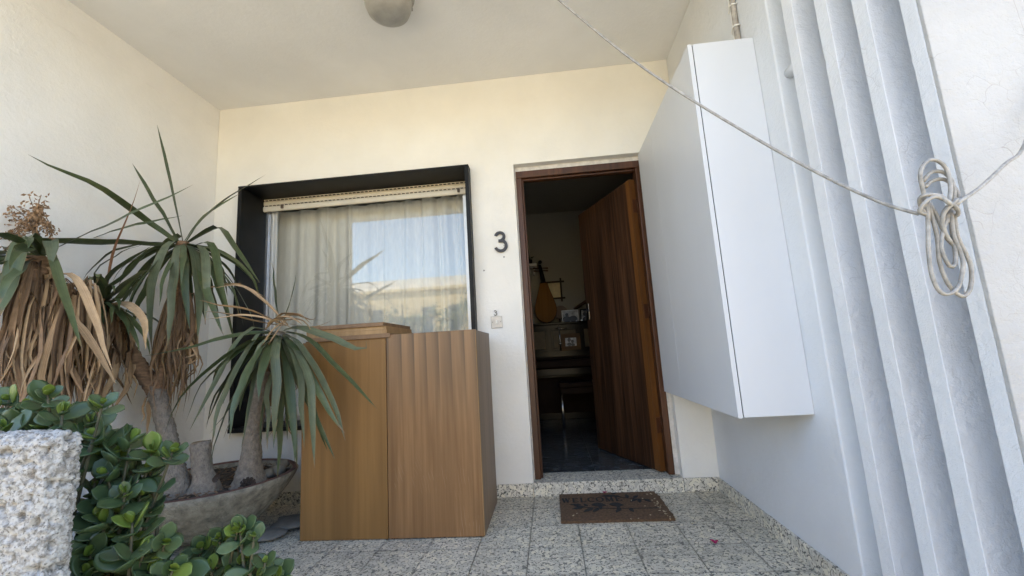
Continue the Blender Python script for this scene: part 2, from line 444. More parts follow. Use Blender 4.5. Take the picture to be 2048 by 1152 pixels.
class MB:
    """collects geometry in world coordinates and links it as one mesh object"""
    def __init__(s):
        s.v, s.f, s.uv = [], [], None
    def add(s, vs, fs):
        k = len(s.v)
        s.v += [Vector(p) for p in vs]
        s.f += [tuple(i + k for i in f) for f in fs]
        return s
    def box(s, a, b):
        x0, y0, z0 = a; x1, y1, z1 = b
        return s.add([(x0, y0, z0), (x1, y0, z0), (x1, y1, z0), (x0, y1, z0), (x0, y0, z1), (x1, y0, z1), (x1, y1, z1), (x0, y1, z1)],
                     [(0, 3, 2, 1), (4, 5, 6, 7), (0, 1, 5, 4), (1, 2, 6, 5), (2, 3, 7, 6), (3, 0, 4, 7)])
    def obox(s, o, ax, ay, az):
        """box from a corner and three edge vectors"""
        o, ax, ay, az = map(Vector, (o, ax, ay, az))
        P = [o, o + ax, o + ax + ay, o + ay]
        P += [p + az for p in P]
        return s.add(P, [(0, 3, 2, 1), (4, 5, 6, 7), (0, 1, 5, 4), (1, 2, 6, 5), (2, 3, 7, 6), (3, 0, 4, 7)])
    def tube(s, pts, rad, seg=10, cap=True):
        pts = [Vector(p) for p in pts]
        n = len(pts)
        rr = rad if isinstance(rad, (list, tuple)) else [rad] * n
        k = len(s.v)
        up = Vector((.13, .31, .94))
        prev = None
        for i, p in enumerate(pts):
            t = (pts[min(i + 1, n - 1)] - pts[max(i - 1, 0)]).normalized()
            if prev is None:
                a = t.cross(up)
                if a.length < .1: a = t.cross(Vector((1, 0, 0)))
            else:
                a = prev - t * prev.dot(t)
            a.normalize(); prev = a
            b = t.cross(a)
            for j in range(seg):
                an = 2 * math.pi * j / seg
                s.v.append(p + (a * math.cos(an) + b * math.sin(an)) * rr[i])
        for i in range(n - 1):
            for j in range(seg):
                j2 = (j + 1) % seg
                s.f.append((k + i * seg + j, k + i * seg + j2, k + (i + 1) * seg + j2, k + (i + 1) * seg + j))
        if cap:
            s.f.append(tuple(k + j for j in range(seg))[::-1])
            s.f.append(tuple(k + (n - 1) * seg + j for j in range(seg)))
        return s
    def lathe(s, c, prof, seg=32, axis='z', wob=None):
        c = Vector(c); k = len(s.v); n = len(prof)
        for i, (r, h) in enumerate(prof):
            for j in range(seg):
                an = 2 * math.pi * j / seg
                q = r * (1 + (wob(an, h) if wob else 0))
                if axis == 'z': p = Vector((q * math.cos(an), q * math.sin(an), h))
                else: p = Vector((q * math.cos(an), h, q * math.sin(an)))
                s.v.append(c + p)
        for i in range(n - 1):
            for j in range(seg):
                j2 = (j + 1) % seg
                f = (k + i * seg + j, k + i * seg + j2, k + (i + 1) * seg + j2, k + (i + 1) * seg + j)
                s.f.append(f if axis == 'z' else f[::-1])
        return s
    def ribbon(s, pts, w, y0, y1, closed=False):
        """flat stroke in the XZ plane, w wide, from depth y0 to y1 (y0 < y1)"""
        n = len(pts); k = len(s.v)
        P = [Vector((p[0], p[1])) for p in pts]
        for i, p in enumerate(P):
            t = (P[min(i + 1, n - 1)] - P[max(i - 1, 0)]).normalized()
            m = Vector((-t.y, t.x)) * (w / 2)
            for y in (y0, y1):
                s.v.append(Vector((p.x + m.x, y, p.y + m.y)))
                s.v.append(Vector((p.x - m.x, y, p.y - m.y)))
        for i in range(n - 1):
            a = k + i * 4; b = a + 4
            s.f += [(a, a + 1, b + 1, b), (a + 3, a + 2, b + 2, b + 3), (a + 2, a, b, b + 2), (a + 1, a + 3, b + 3, b + 1)]
        s.f += [(k, k + 2, k + 3, k + 1), (b, b + 1, b + 3, b + 2)]
        return s
    def prism(s, poly, z0, z1):
        """polygon in XY extruded in Z"""
        n = len(poly)
        vs = [(x, y, z0) for x, y in poly] + [(x, y, z1) for x, y in poly]
        fs = [tuple(range(n))[::-1], tuple(range(n, 2 * n))] + [(i, (i + 1) % n, n + (i + 1) % n, n + i) for i in range(n)]
        return s.add(vs, fs)
    def build(s, name, mat, parent=None, smooth=False, bevel=0, org=None, fix=True):
        me = bpy.data.meshes.new(name)
        base = Vector((0, 0, 0))
        o = bpy.data.objects.new(name, me)
        if parent is not None:
            base = WLOC[parent.name]
        elif org is not None:
            base = Vector(org)
        else:
            xs = [p.x for p in s.v]; ys = [p.y for p in s.v]; zs = [p.z for p in s.v]
            base = Vector(((min(xs) + max(xs)) / 2, (min(ys) + max(ys)) / 2, min(zs)))
        me.from_pydata([p - base for p in s.v], [], s.f)
        if s.uv:
            ul = me.uv_layers.new(name='UVMap')
            for lp in me.loops:
                ul.data[lp.index].uv = s.uv[lp.vertex_index]
        if fix:
            b = bmesh.new(); b.from_mesh(me)
            bmesh.ops.recalc_face_normals(b, faces=b.faces)
            b.to_mesh(me); b.free()
        me.materials.append(mat)
        if smooth:
            for p in me.polygons: p.use_smooth = True
        COL.objects.link(o)
        if parent is not None: o.parent = parent
        else: o.location = base
        WLOC[o.name] = base
        if bevel:
            bm = o.modifiers.new('bevel', 'BEVEL')
            bm.width = bevel; bm.segments = 2; bm.limit_method = 'ANGLE'
        return o

def box(name, a, b, mat, parent=None, bevel=.003, **k):
    return MB().box(a, b).build(name, mat, parent, bevel=bevel, **k)

def holed_wall(xs, zs, holes, y0, y1):
    """slab in XZ between y0 and y1 (front y0), cut at xs / zs, cells in `holes` left open"""
    m = MB()
    nx, nz = len(xs), len(zs)
    idx = lambda i, k, b: (i * nz + k) * 2 + b
    for x in xs:
        for z in zs:
            m.v += [Vector((x, y0, z)), Vector((x, y1, z))]
    solid = lambda i, k: 0 <= i < nx - 1 and 0 <= k < nz - 1 and (i, k) not in holes
    for i in range(nx - 1):
        for k in range(nz - 1):
            if not solid(i, k): continue
            m.f.append((idx(i, k, 0), idx(i + 1, k, 0), idx(i + 1, k + 1, 0), idx(i, k + 1, 0)))
            m.f.append((idx(i, k, 1), idx(i, k + 1, 1), idx(i + 1, k + 1, 1), idx(i + 1, k, 1)))
            if not solid(i - 1, k): m.f.append((idx(i, k, 0), idx(i, k + 1, 0), idx(i, k + 1, 1), idx(i, k, 1)))
            if not solid(i + 1, k): m.f.append((idx(i + 1, k, 0), idx(i + 1, k, 1), idx(i + 1, k + 1, 1), idx(i + 1, k + 1, 0)))
            if not solid(i, k - 1): m.f.append((idx(i, k, 0), idx(i, k, 1), idx(i + 1, k, 1), idx(i + 1, k, 0)))
            if not solid(i, k + 1): m.f.append((idx(i, k + 1, 0), idx(i + 1, k + 1, 0), idx(i + 1, k + 1, 1), idx(i, k + 1, 1)))
    return m

def bez(pts, n):
    """smooth path through the points (Catmull-Rom), n + 1 samples, even in length"""
    P = [Vector(p) for p in pts]
    P = [P[0] * 2 - P[1]] + P + [P[-1] * 2 - P[-2]]
    out = []
    for i in range(1, len(P) - 2):
        for j in range(12):
            t = j / 12
            a, b, c, d = P[i - 1], P[i], P[i + 1], P[i + 2]
            out.append(.5 * ((2 * b) + (c - a) * t + (2 * a - 5 * b + 4 * c - d) * t * t + (3 * b - a - 3 * c + d) * t ** 3))
    out.append(P[-2])
    L = [0]
    for a, b in zip(out, out[1:]): L.append(L[-1] + (b - a).length)
    res = []; k = 0
    for i in range(n + 1):
        g = L[-1] * i / n
        while k < len(L) - 2 and L[k + 1] < g: k += 1
        d = L[k + 1] - L[k]
        res.append(out[k].lerp(out[k + 1], (g - L[k]) / d if d > 1e-9 else 0))
    return res

# ================================================================== the setting
# ---- ground, street
GROUND = simple('pale_paving', (.54, .465, .335), .9, var=.15, vscale=.7, bs=30)
ROADM = simple('asphalt', (.09, .085, .08), .9, var=.2, vscale=2, bs=60)
tag(MB().add([(-80, -80, -.03), (80, -80, -.03), (80, 80, -.03), (-80, 80, -.03)], [(0, 1, 2, 3)]).build('ground', GROUND), kind='structure')
tag(MB().box((-40, -9.4, -.03), (40, -6.6, -.015)).build('road', ROADM), kind='structure')
tag(MB().box((-40, -6.6, -.03), (40, -6.45, .09)).build('kerb', simple('kerb_stone', (.45, .42, .36), .9, bs=30)), kind='structure')

# ---- porch floor: slab of bedding with each terrazzo tile on it
floor = tag(MB().box((XL - .3, -2.75, -.028), (XR + 3.0, .02, -.006)).build('porch_floor', M_GROUT, org=(0, 0, 0)), kind='structure')
P_ = .2475; G_ = .0032
xg = [-.166 + P_ * i for i in range(-10, 14)]
yg = [-.212 - P_ * j for j in range(-1, 11)]
tile_me = {}
def tile(x0, x1, y0, y1):
    key = (round(x1 - x0, 4), round(y1 - y0, 4))
    if key not in tile_me:
        w, d = key
        o = MB().box((-w / 2, -d / 2, -.008), (w / 2, d / 2, 0)).build('tile', M_TILE, bevel=0, org=(0, 0, 0))
        tile_me[key] = o.data
    else:
        o = bpy.data.objects.new('tile', tile_me[key]); COL.objects.link(o)
    o.parent = floor
    o.location = ((x0 + x1) / 2, (y0 + y1) / 2, random.uniform(-.0008, .0008))
    o.rotation_euler = (random.gauss(0, .0012), random.gauss(0, .0012), random.gauss(0, .0015))
for i in range(len(xg) - 1):
    for j in range(len(yg) - 1):
        x0, x1 = max(xg[i], XL) + G_ / 2, min(xg[i + 1], XR) - G_ / 2
        y1, y0 = min(yg[j], -.004) - G_ * .8, yg[j + 1] + G_ * .8
        if yg[j + 1] > -.03: continue
        if x1 - x0 > .02 and y0 > -2.75:
            tile(x0, x1, y0, y1)

# ---- walls
D0, D1, DZ = -.169, .769, 2.259           # door opening
W0, W1, WZ0, WZ1 = -2.222, -.486, .488, 2.258   # hole behind the black window surround
back = holed_wall([-4.2, W0 + .010, W1 - .010, D0, D1, 2.4], [-.02, ZS - .004, WZ0 + .010, WZ1 - .010, DZ, 3.1],
                  {(1, 2), (3, 1), (3, 2), (3, 3)}, 0, .27)
# the window hole must not reach the door rows: cells are (column, row)
bw = back.build('plaster_wall', M_BACK, org=(-.7, 0, 0))
tag(bw, 'cream plaster rear wall that holds the doorway and the window', 'wall')
lw = MB().box((-6.5, LEFT_Y, -.02), (XL, -.002, H - .001)).build('plaster_wall', M_SIDE, org=(XL, -.9, 0))
tag(lw, 'off-white plaster side wall behind the spiky potted plants', 'wall')
zb = at(433, 262, 0).z
MB().box((XL - .002, LEFT_Y + .002, zb), (XL + .0025, -.0025, H - .0015)).build('beam_face', M_SIDE, lw, bevel=.001)
RW_END = -1.22
rw = MB().box((XR, RW_END, -.02), (XR + .16, -.002, H - .001)).build('plaster_wall', M_WHITE, org=(XR, -.6, 0), bevel=.006)
tag(rw, 'white painted side wall that carries the long white cupboard', 'wall')
ceil = MB().box((-6.6, CEIL_Y, H), (4.6, -.001, H + .14)).build('porch_ceiling', M_CEIL, org=(-.7, -1.2, H))
tag(ceil, 'plain painted ceiling slab over the porch', 'ceiling')
roof = MB().box((-6.6, CEIL_Y - .004, 3.104), (4.6, 5, 3.24)).build('roof_slab', M_CEIL)
tag(roof, 'flat concrete roof slab above the porch ceiling', 'roof')

# ---- vertical fins to the right
FIN = [(-1.312, -1.369), (-1.476, -1.528), (-1.622, -1.672)]
fw = thing('finned_wall', 'white wall of upright concrete fins with deep grooves between them', 'wall', (XR, -1.5, 0))
def fin_mesh(y1, y0, depth, mat, seed):
    """upright slab with a slightly wavy worn front edge"""
    m = MB(); rs = random.Random(seed)
    n = 150
    for k in range(n + 1):
        z = -.02 + (H + .018) * k / n
        j = lambda a: noise.noise(Vector((seed * 3.1, z * 2.3, a))) * .0010 + noise.noise(Vector((seed * 7.7, z * 13, a))) * .0004 + max(0, noise.noise(Vector((seed * 4.3, z * 41, a))) - .38) * .006
        m.v += [Vector((XR + j(0), y0 + j(1), z)), Vector((XR + j(2), y1 + j(3), z)), Vector((XR + depth, y1, z)), Vector((XR + depth, y0, z))]
    for k in range(n):
        a = k * 4; b = a + 4
        for i in range(4):
            i2 = (i + 1) % 4
            m.f.append((a + i, a + i2, b + i2, b + i))
    m.f += [(3, 2, 1, 0), (n * 4, n * 4 + 1, n * 4 + 2, n * 4 + 3)]
    return m
for k, (y1, y0) in enumerate(FIN):
    fin_mesh(y1, y0, .30, M_FIN, k + 1).build('fin', M_FIN, fw, bevel=.0018)
pier = fin_mesh(-1.766, -1.808, 3.2, M_FIN, 9).build('end_pier', M_FIN, fw, bevel=.0018)
fin_mesh(-1.8085, -1.820, 3.2, M_PIER, 9).build('pier_face', M_PIER, pier, bevel=.002)  # thin added skin so only the sky-lit face takes the dimmed paint
MB().box((XR + .30, -1.766, -.02), (XR + .36, RW_END + .001, H - .001)).build('backing_wall', M_FIN, fw)
MB().tube([(XR + .045, -1.22, 1.955), (XR + .045, -1.31, 1.957)], .021, 14).build('pipe_stub', M_WHITE, fw, smooth=True)

# ---- skirting and doorstep
def skirt_run(p0, p1, n, nrm, seed):
    p0, p1 = Vector(p0), Vector(p1)
    for i in range(n):
        a = p0.lerp(p1, i / n); b = p0.lerp(p1, (i + 1) / n)
        d = (b - a).normalized()
        a = a + d * .0012; b = b - d * .0012
        h = ZS + random.uniform(-.0012, .0012)
        o = MB().obox(a, b - a, Vector(nrm) * .013, (0, 0, h)).build('skirting_piece', M_SKIRT, floor, bevel=.002)
skirt_run((XL, -.001, 0), (D0, -.001, 0), 6, (0, -1, 0), 1)
skirt_run((D1, -.001, 0), (XR - .014, -.001, 0), 1, (0, -1, 0), 2)
skirt_run((XR - .001, -.001, 0), (XR - .001, RW_END, 0), 4, (-1, 0, 0), 3)
skirt_run((XL + .001, -.015, 0), (XL + .001, LEFT_Y, 0), 5, (1, 0, 0), 4)
step = MB().box((D0 + .001, -.016, -.004), (D1 - .001, .205, ZS + .004)).build('doorstep', M_STEP, bevel=.004)
tag(step, 'speckled terrazzo doorstep under the open door', 'doorstep')

# ---- room behind the door
RM = simple
rm = thing('entrance_room', 'dim pale room seen through the open doorway', 'room', (0, 1.6, .08))
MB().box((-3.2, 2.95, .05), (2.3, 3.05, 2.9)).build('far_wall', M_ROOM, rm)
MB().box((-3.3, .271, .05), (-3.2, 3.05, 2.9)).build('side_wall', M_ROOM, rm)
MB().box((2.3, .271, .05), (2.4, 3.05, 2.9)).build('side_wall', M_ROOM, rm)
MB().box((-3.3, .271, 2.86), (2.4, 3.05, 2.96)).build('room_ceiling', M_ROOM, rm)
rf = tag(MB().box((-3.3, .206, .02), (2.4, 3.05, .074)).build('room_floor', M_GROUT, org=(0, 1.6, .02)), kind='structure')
tm = None
for i in range(-2, 4):
    for j in range(0, 7):
        x0 = -.9 + i * .42 + .31; y0 = .2075 + j * .42
        if tm is None:
            o = MB().box((0, 0, 0), (.4175, .4175, .010)).build('tile', M_MARBLE, org=(0, 0, 0)); tm = o.data
        else:
            o = bpy.data.objects.new('tile', tm); COL.objects.link(o)
        o.parent = rf; o.location = Vector((x0, min(y0, 2.6), .0735)) - Vector((0, 1.6, .02))

# ================================================================== window
win = thing('window', 'sliding aluminium window in a projecting black stone surround', 'window', (-1.35, .05, WZ0))
FY = -.08
box('lintel', (W0 - .001, FY, WZ1 - .014), (W1 + .001, .20, WZ1), M_BLACKST, win, .002)
box('jamb', (W0, FY + .001, WZ0 + .028), (W0 + .028, .20, WZ1 - .0145), M_BLACKST, win, .002)
box('jamb', (W1 - .028, FY + .001, WZ0 + .028), (W1, .20, WZ1 - .0145), M_BLACKST, win, .002)
box('sill', (W0 - .001, FY - .004, WZ0), (W1 + .001, .20, WZ0 + .0275), M_BLACKST, win, .002)
wx0, wx1, wz0, wz1 = W0 + .028, W1 - .028, WZ0 + .028, WZ1 - .014
# outer track and sash
fr = MB()
fr.box((wx0, .199, wz0), (wx0 + .022, .265, wz1)); fr.box((wx0 + .022, .207, wz0), (wx0 + .032, .262, wz1)); fr.box((wx1 - .03, .199, wz0), (wx1, .265, wz1))
fr.box((wx0 + .032, .2, wz0), (wx1 - .03, .264, wz0 + .035)); fr.box((wx0 + .032, .2, wz1 - .03), (wx1 - .03, .264, wz1))
fr.build('outer_frame', M_ALU, win, bevel=.0015)
sa = MB()
sx0, sx1, sz0, sz1 = wx0 + .034, wx1 - .022, wz0 + .036, wz1 - .032
sa.box((sx0, .214, sz0), (sx0 + .045, .236, sz1)); sa.box((sx0 + .014, .209, sz0), (sx0 + .020, .2145, sz1))
sa.box((sx1 - .050, .188, sz0), (sx1, .21, sz1)); sa.box((sx1 - .052, .21, sz0), (sx1 - .001, .235, sz1))
sa.box((sx0 + .045, .214, sz0), (sx1 - .05, .234, sz0 + .06)); sa.box((sx0 + .045, .214, sz1 - .05), (sx1 - .05, .234, sz1))
sash = sa.build('sash_frame', M_ALUW, win, bevel=.0015)
box('latch', (sx1 - .012, .178, 1.28), (sx1 - .002, .188, 1.345), M_BLACK, win)
pane = MB().add([(sx0 + .044, .224, sz0 + .055), (sx1 - .049, .224, sz0 + .055), (sx1 - .049, .224, sz1 - .045), (sx0 + .044, .224, sz1 - .045)], [(0, 1, 2, 3)]).build('pane', M_GLASS, win)

sh = thing('roller_shutter', 'cream roller shutter pulled up under the black lintel', 'roller shutter', (-1.35, .17, 2.15))
SB = 2.137
def slat(z0, z1, y, name='slat'):
    h = z1 - z0
    m = MB(); k = 6
    pr = [(y + .012, z0), (y + .002, z0 + .002), (y - .003, z0 + h * .25), (y - .004, z0 + h * .5), (y - .003, z0 + h * .8), (y + .004, z1), (y + .012, z1)]
    n = len(pr)
    m.v = [Vector((wx0 + .002, a, b)) for a, b in pr] + [Vector((wx1 - .002, a, b)) for a, b in pr]
    m.f = [(i, i + 1, n + i + 1, n + i) for i in range(n - 1)] + [(n - 1, 0, n, 2 * n - 1), tuple(range(n)), tuple(range(n, 2 * n))[::-1]]
    return m.build(name, M_SHUT, sh)
slat(SB, SB + .045, .160, 'bottom_bar')
slat(SB + .050, SB + .090, .165)
slat(SB + .095, SB + .105, .168)
for zr in (SB + .0475, SB + .0925):
    MB().box((wx0 + .003, .170, zr - .004), (wx1 - .003, .174, zr + .004)).build('hinge_strip', M_SHUT, sh)
    m = MB(); x = wx0 + .015
    while x < wx1 - .04:
        m.box((x, .1605, zr - .0030), (x + .020, .1695, zr + .0030)); x += .033
    tag(m.build('slot_row', M_SLOT, sh), kind='stuff')
for x in (wx0 + .155, wx1 - .105):
    m = MB().box((x, .143, SB + .012), (x + .020, .157, SB + .044)); m.build('stop', M_RUST, sh, bevel=.004)

def curtain(x0, x1, label, seed, folds):
    m = MB(); n = 150; rows = 14
    rs = random.Random(seed)
    ph = [rs.uniform(0, 6.28) for _ in range(6)]
    for r in range(rows + 1):
        z = .52 + (2.20 - .52) * r / rows
        for i in range(n + 1):
            u = i / n
            a = .35 + .65 * (1 - r / rows) * .5 + .2
            w = math.sin(u * folds * 6.283 + ph[0] + .5 * math.sin(u * 9 + ph[1]))
            w2 = .45 * math.sin(u * folds * 2.37 * 6.283 + ph[2] + z * .3)
            y = .355 + .036 * (w + w2) * (.75 + .35 * math.sin(u * 7 + ph[3])) * a + .006 * math.sin(z * 3 + u * 8)
            x = x0 + (x1 - x0) * u + .012 * math.cos(u * folds * 6.283 + ph[4]) + .010 * math.sin(z * 2.2 + ph[5] + u * 5)
            m.v.append(Vector((x, y, z)))
    for r in range(rows):
        for i in range(n):
            a = r * (n + 1) + i
            m.f.append((a, a + 1, a + n + 2, a + n + 1))
    o = m.build('curtain', M_CURT, smooth=True, fix=False)
    return tag(o, label, 'curtain', 'curtains behind the window pane')
curtain(-2.30, -1.27, 'cream curtain covering the left half of the window', 3, 5)
curtain(-1.30, -.40, 'cream curtain covering the right half of the window', 8, 6)
MB().tube([(-2.5, .35, 2.225), (-.25, .35, 2.225)], .012).build('curtain_rod', M_ALU, smooth=True)
tag(bpy.data.objects['curtain_rod'], 'thin metal rod the cream curtains hang from', 'rod')

# ================================================================== door
df = thing('door_frame', 'dark brown stained wooden frame round the open doorway', 'door frame', (.28, .09, ZS))
fy0, fy1 = .050, .150
fx0, fx1, fz = D0 + .010, .738, 2.225
box('jamb', (fx0, fy0, ZS + .006), (fx0 + .040, fy1, fz - .052), M_FRAME, df, .004)
box('jamb', (fx1 - .040, fy0, ZS + .006), (fx1, fy1, fz - .052), M_FRAME, df, .004)
box('head', (fx0, fy0 - .001, fz - .051), (fx1, fy1, fz), M_FRAME, df, .004)
box('stop_bead', (fx0 + .040, fy0 + .028, ZS + .006), (fx0 + .052, fy1 - .02, fz - .0515), M_FRAME, df, .003)
box('stop_bead', (fx0 + .053, fy0 + .028, fz - .064), (fx1 - .041, fy1 - .02, fz - .0515), M_FRAME, df, .003)
filler = simple('cracked_filler', (.62, .59, .54), .95, var=.15, vscale=30, bs=80)
for (x0_, x1_) in ((D0 + .001, fx0 - .0005), (fx1 + .0005, D1 - .001)):
    m = MB(); n = 46
    for k in range(n + 1):
        z = ZS + .006 + (2.16) * k / n
        e = noise.noise(Vector((x0_ * 9, z * 6.5, 3))) * .008 + noise.noise(Vector((x0_ * 5, z * 25, 7))) * .004
        yf = fy0 + .004 + e
        m.v += [Vector((x0_, yf, z)), Vector((x1_, yf + .004, z)), Vector((x0_, .2, z)), Vector((x1_, .2, z))]
    for k in range(n):
        a = k * 4; b = a + 4
        m.f += [(a, a + 1, b + 1, b), (a + 1, a + 3, b + 3, b + 1), (a + 3, a + 2, b + 2, b + 3), (a + 2, a, b, b + 2)]
    m.build('filler_strip', filler, df)
box('filler_strip', (D0 + .001, fy0 + .006, fz + .0005), (D1 - .001, .2, DZ - .001), filler, df, 0)

HX, HY = .694, .118                      # hinge corner of the leaf
dv = Vector((.378 - HX, .845 - HY, 0)).normalized()       # along the leaf
dn = Vector((-dv.y, dv.x, 0))                             # towards the outside face
if dn.x > 0: dn = -dn
DW, DT, DZ0, DZ1 = .795, .042, .094, 2.105
leaf_o = Vector((HX, HY, DZ0))
door = thing('door', 'brown veneered front door standing open into the room', 'door', (HX, HY, DZ0))
MB().obox(leaf_o + dn * .0, dv * DW, dn * DT, (0, 0, DZ1 - DZ0)).build('leaf_panel', M_DOOR, door, bevel=.002)
MB().obox(leaf_o - dv * .006, dv * .0055, dn * DT, (0, 0, DZ1 - DZ0)).build('edge_lipping', M_DOOREDGE, door, bevel=.001)
MB().obox(leaf_o + dv * .001 + dn * DT, dv * .045, dn * .0015, (0, 0, DZ1 - DZ0)).build('edge_lipping', M_DOOREDGE, door)
for z in (.34, 1.10, 1.86):
    h = MB().obox(leaf_o + Vector((0, 0, z - .1)) - dv * .0085 + dn * .004, dv * .002, dn * .030, (0, 0, .10)).build('hinge', M_FRAME, door)
    MB().tube([leaf_o + Vector((.006, -.012, z - .1)), leaf_o + Vector((.006, -.012, z + .0))], .006, 10).build('knuckle', M_FRAME, h, smooth=True)
lk = MB().obox(leaf_o + dv * (DW - .050) + dn * DT + Vector((0, 0, 1.06)), dv * .040, dn * .003, (0, 0, .14)).build('lock_plate', M_CHROME, door, bevel=.001)
MB().tube([leaf_o + dv * (DW - .03) + dn * (DT + .003) + Vector((0, 0, 1.14)), leaf_o + dv * (DW - .03) + dn * (DT + .045) + Vector((0, 0, 1.14)),
           leaf_o + dv * (DW - .05) + dn * (DT + .052) + Vector((0, 0, 1.14)), leaf_o + dv * (DW - .14) + dn * (DT + .052) + Vector((0, 0, 1.135))], .007, 10).build('handle', M_BLACK, lk, smooth=True)

# ================================================================== white cupboard on the right wall
wc = thing('wall_cupboard', 'long white laminate cupboard hung high on the side wall', 'cupboard', (.85, -.57, .62))
CX, CY0, CY1, CZ0, CZ1 = .706, -1.098, -.035, .617, 2.226
box('body', (CX + .022, CY0, CZ0), (XR - .001, CY1, CZ1), M_LAM, wc, .0015)
box('gap_strip', (CX + .0185, CY0 + .004, CZ0 + .003), (CX + .0225, CY1 - .003, CZ1 - .003), M_SEAM, wc, 0)
ymid = -.40
box('door_panel', (CX, CY0, CZ0 - .002), (CX + .018, ymid - .001, CZ1), M_LAM, wc, .001)
box('door_panel', (CX, ymid + .001, CZ0 - .002), (CX + .018, CY1, CZ1), M_LAM, wc, .001)

pc = thing('conduit', 'dirty grey conduit with a white cable clipped above the cupboard', 'conduit', (XR - .02, -.98, 2.226))
cy_ = -1.0
MB().tube([(XR - .014, cy_, 2.2265), (XR - .013, cy_ - .004, 2.55), (XR - .014, cy_, 2.948)], .0125, 12).build('pipe', M_PIPE, pc, smooth=True)
MB().tube([(XR - .010, cy_ + .030, 2.2265), (XR - .010, cy_ + .024, 2.4), (XR - .010, cy_ + .036, 2.6), (XR - .010, cy_ + .026, 2.948)], .006, 10).build('cable', M_IVORY, pc, smooth=True)
for z in (2.255, 2.36, 2.47, 2.60, 2.74):
    MB().tube([(XR - .002, cy_ - .018, z), (XR - .024, cy_ - .014, z + .002), (XR - .028, cy_, z + .003), (XR - .022, cy_ + .02, z), (XR - .018, cy_ + .034, z - .004), (XR - .002, cy_ + .04, z - .02)], .0035, 8).build('clip', M_IVORY, pc, smooth=True)

# ================================================================== ceiling lamp
lx, ly = -.752, -.862
lp = thing('ceiling_lamp', 'round grimy opal glass lamp fixed to the porch ceiling', 'lamp', (lx, ly, 2.80))
MB().lathe((lx, ly, 2.949), [(0.001, 0), (.140, 0), (.146, -.012), (.143, -.040), (.132, -.050), (.001, -.050)], 48).build('base_ring', M_LAMPB, lp, smooth=True)
MB().lathe((lx, ly, 2.899), [(.122, 0), (.126, -.02), (.125, -.055), (.112, -.088), (.080, -.112), (.04, -.122), (.001, -.125)], 48).build('glass_shade', M_OPAL, lp, smooth=True)
for a in (40, 220):
    c = Vector((lx + .131 * math.cos(R(a)), ly + .131 * math.sin(R(a)), 2.895))
    MB().box(c - Vector((.010, .010, .012)), c + Vector((.010, .010, .010))).build('clip', M_LAMPB, lp, bevel=.003)

# ================================================================== number and bell
def three(cx, cz, h, w):
    """centre line of a round 3 with a short middle bar"""
    pts = []
    rt, rb = h * .215, h * .285
    ct = (cx - w * .04, cz + h * .5 - rt); cb = (cx, cz - h * .5 + rb)
    for a in range(165, -76, -12): pts.append((ct[0] + rt * 1.05 * math.cos(R(a)), ct[1] + rt * math.sin(R(a))))
    top = pts
    bot = []
    for a in range(78, -166, -10): bot.append((cb[0] + rb * 1.02 * math.cos(R(a)), cb[1] + rb * math.sin(R(a))))
    return top, bot, ct, cb, rt, rb
hn = thing('house_number', 'black metal house number 3 beside the door', 'house number', (-.288, 0, 1.62))
t_, b_, ct, cb, rt, rb = three(-.292, 1.690, .132, .085)
m = MB(); m.ribbon(t_, .0205, -.016, -.004); m.ribbon(b_, .0205, -.0161, -.0041); m.ribbon([(-.306, 1.697), (-.278, 1.697)], .0205, -.0159, -.0039)
m.build('numeral', M_BLACK, hn)
MB().box((-.272, -.0045, 1.66), (-.268, -.0005, 1.664)).build('stud', M_BLACK, hn)

db = thing('doorbell', 'metal doorbell plate with a small number 3 above it', 'doorbell', (-.35, 0, 1.09))
box('plate', (-.390, -.008, 1.088), (-.312, -.0005, 1.170), M_PLATE, db, .003)
box('push_button', (-.357, -.014, 1.118), (-.345, -.0075, 1.142), M_IVORY, db, .002)
for x in (-.379, -.323):
    MB().lathe((x, -.0085, 1.130), [(.0005, -.001), (.0028, -.001), (.0032, .0006)], 10, 'y').build('screw', M_BLACK, db)
box('number_card', (-.374, -.003, 1.172), (-.340, -.0005, 1.214), simple('clear_card', (.74, .74, .72), .3), db, .001)
t_, b_, *_r3 = three(-.356, 1.192, .032, .02)
m = MB(); m.ribbon(t_, .006, -.0045, -.0032); m.ribbon(b_, .006, -.0046, -.0031); m.ribbon([(-.361, 1.1935), (-.354, 1.1935)], .005, -.0044, -.0033)
m.build('numeral', M_BLACK, db)
for i, (px, py) in enumerate(((1008, 514), (968, 541))):
    p = at(px, py, 0)
    m = MB().lathe((p.x, -.0015, p.z), [(.0005, 0), (.0045, 0), (.006, .0012)], 9, 'y', wob=lambda a, h: .35 * math.sin(a * 3 + i))
    tag(m.build('plugged_hole', M_STONE), ('dark plugged screw hole just under the house number', 'dark plugged screw hole left of and below the house number')[i], 'hole', 'old screw holes by the house number')

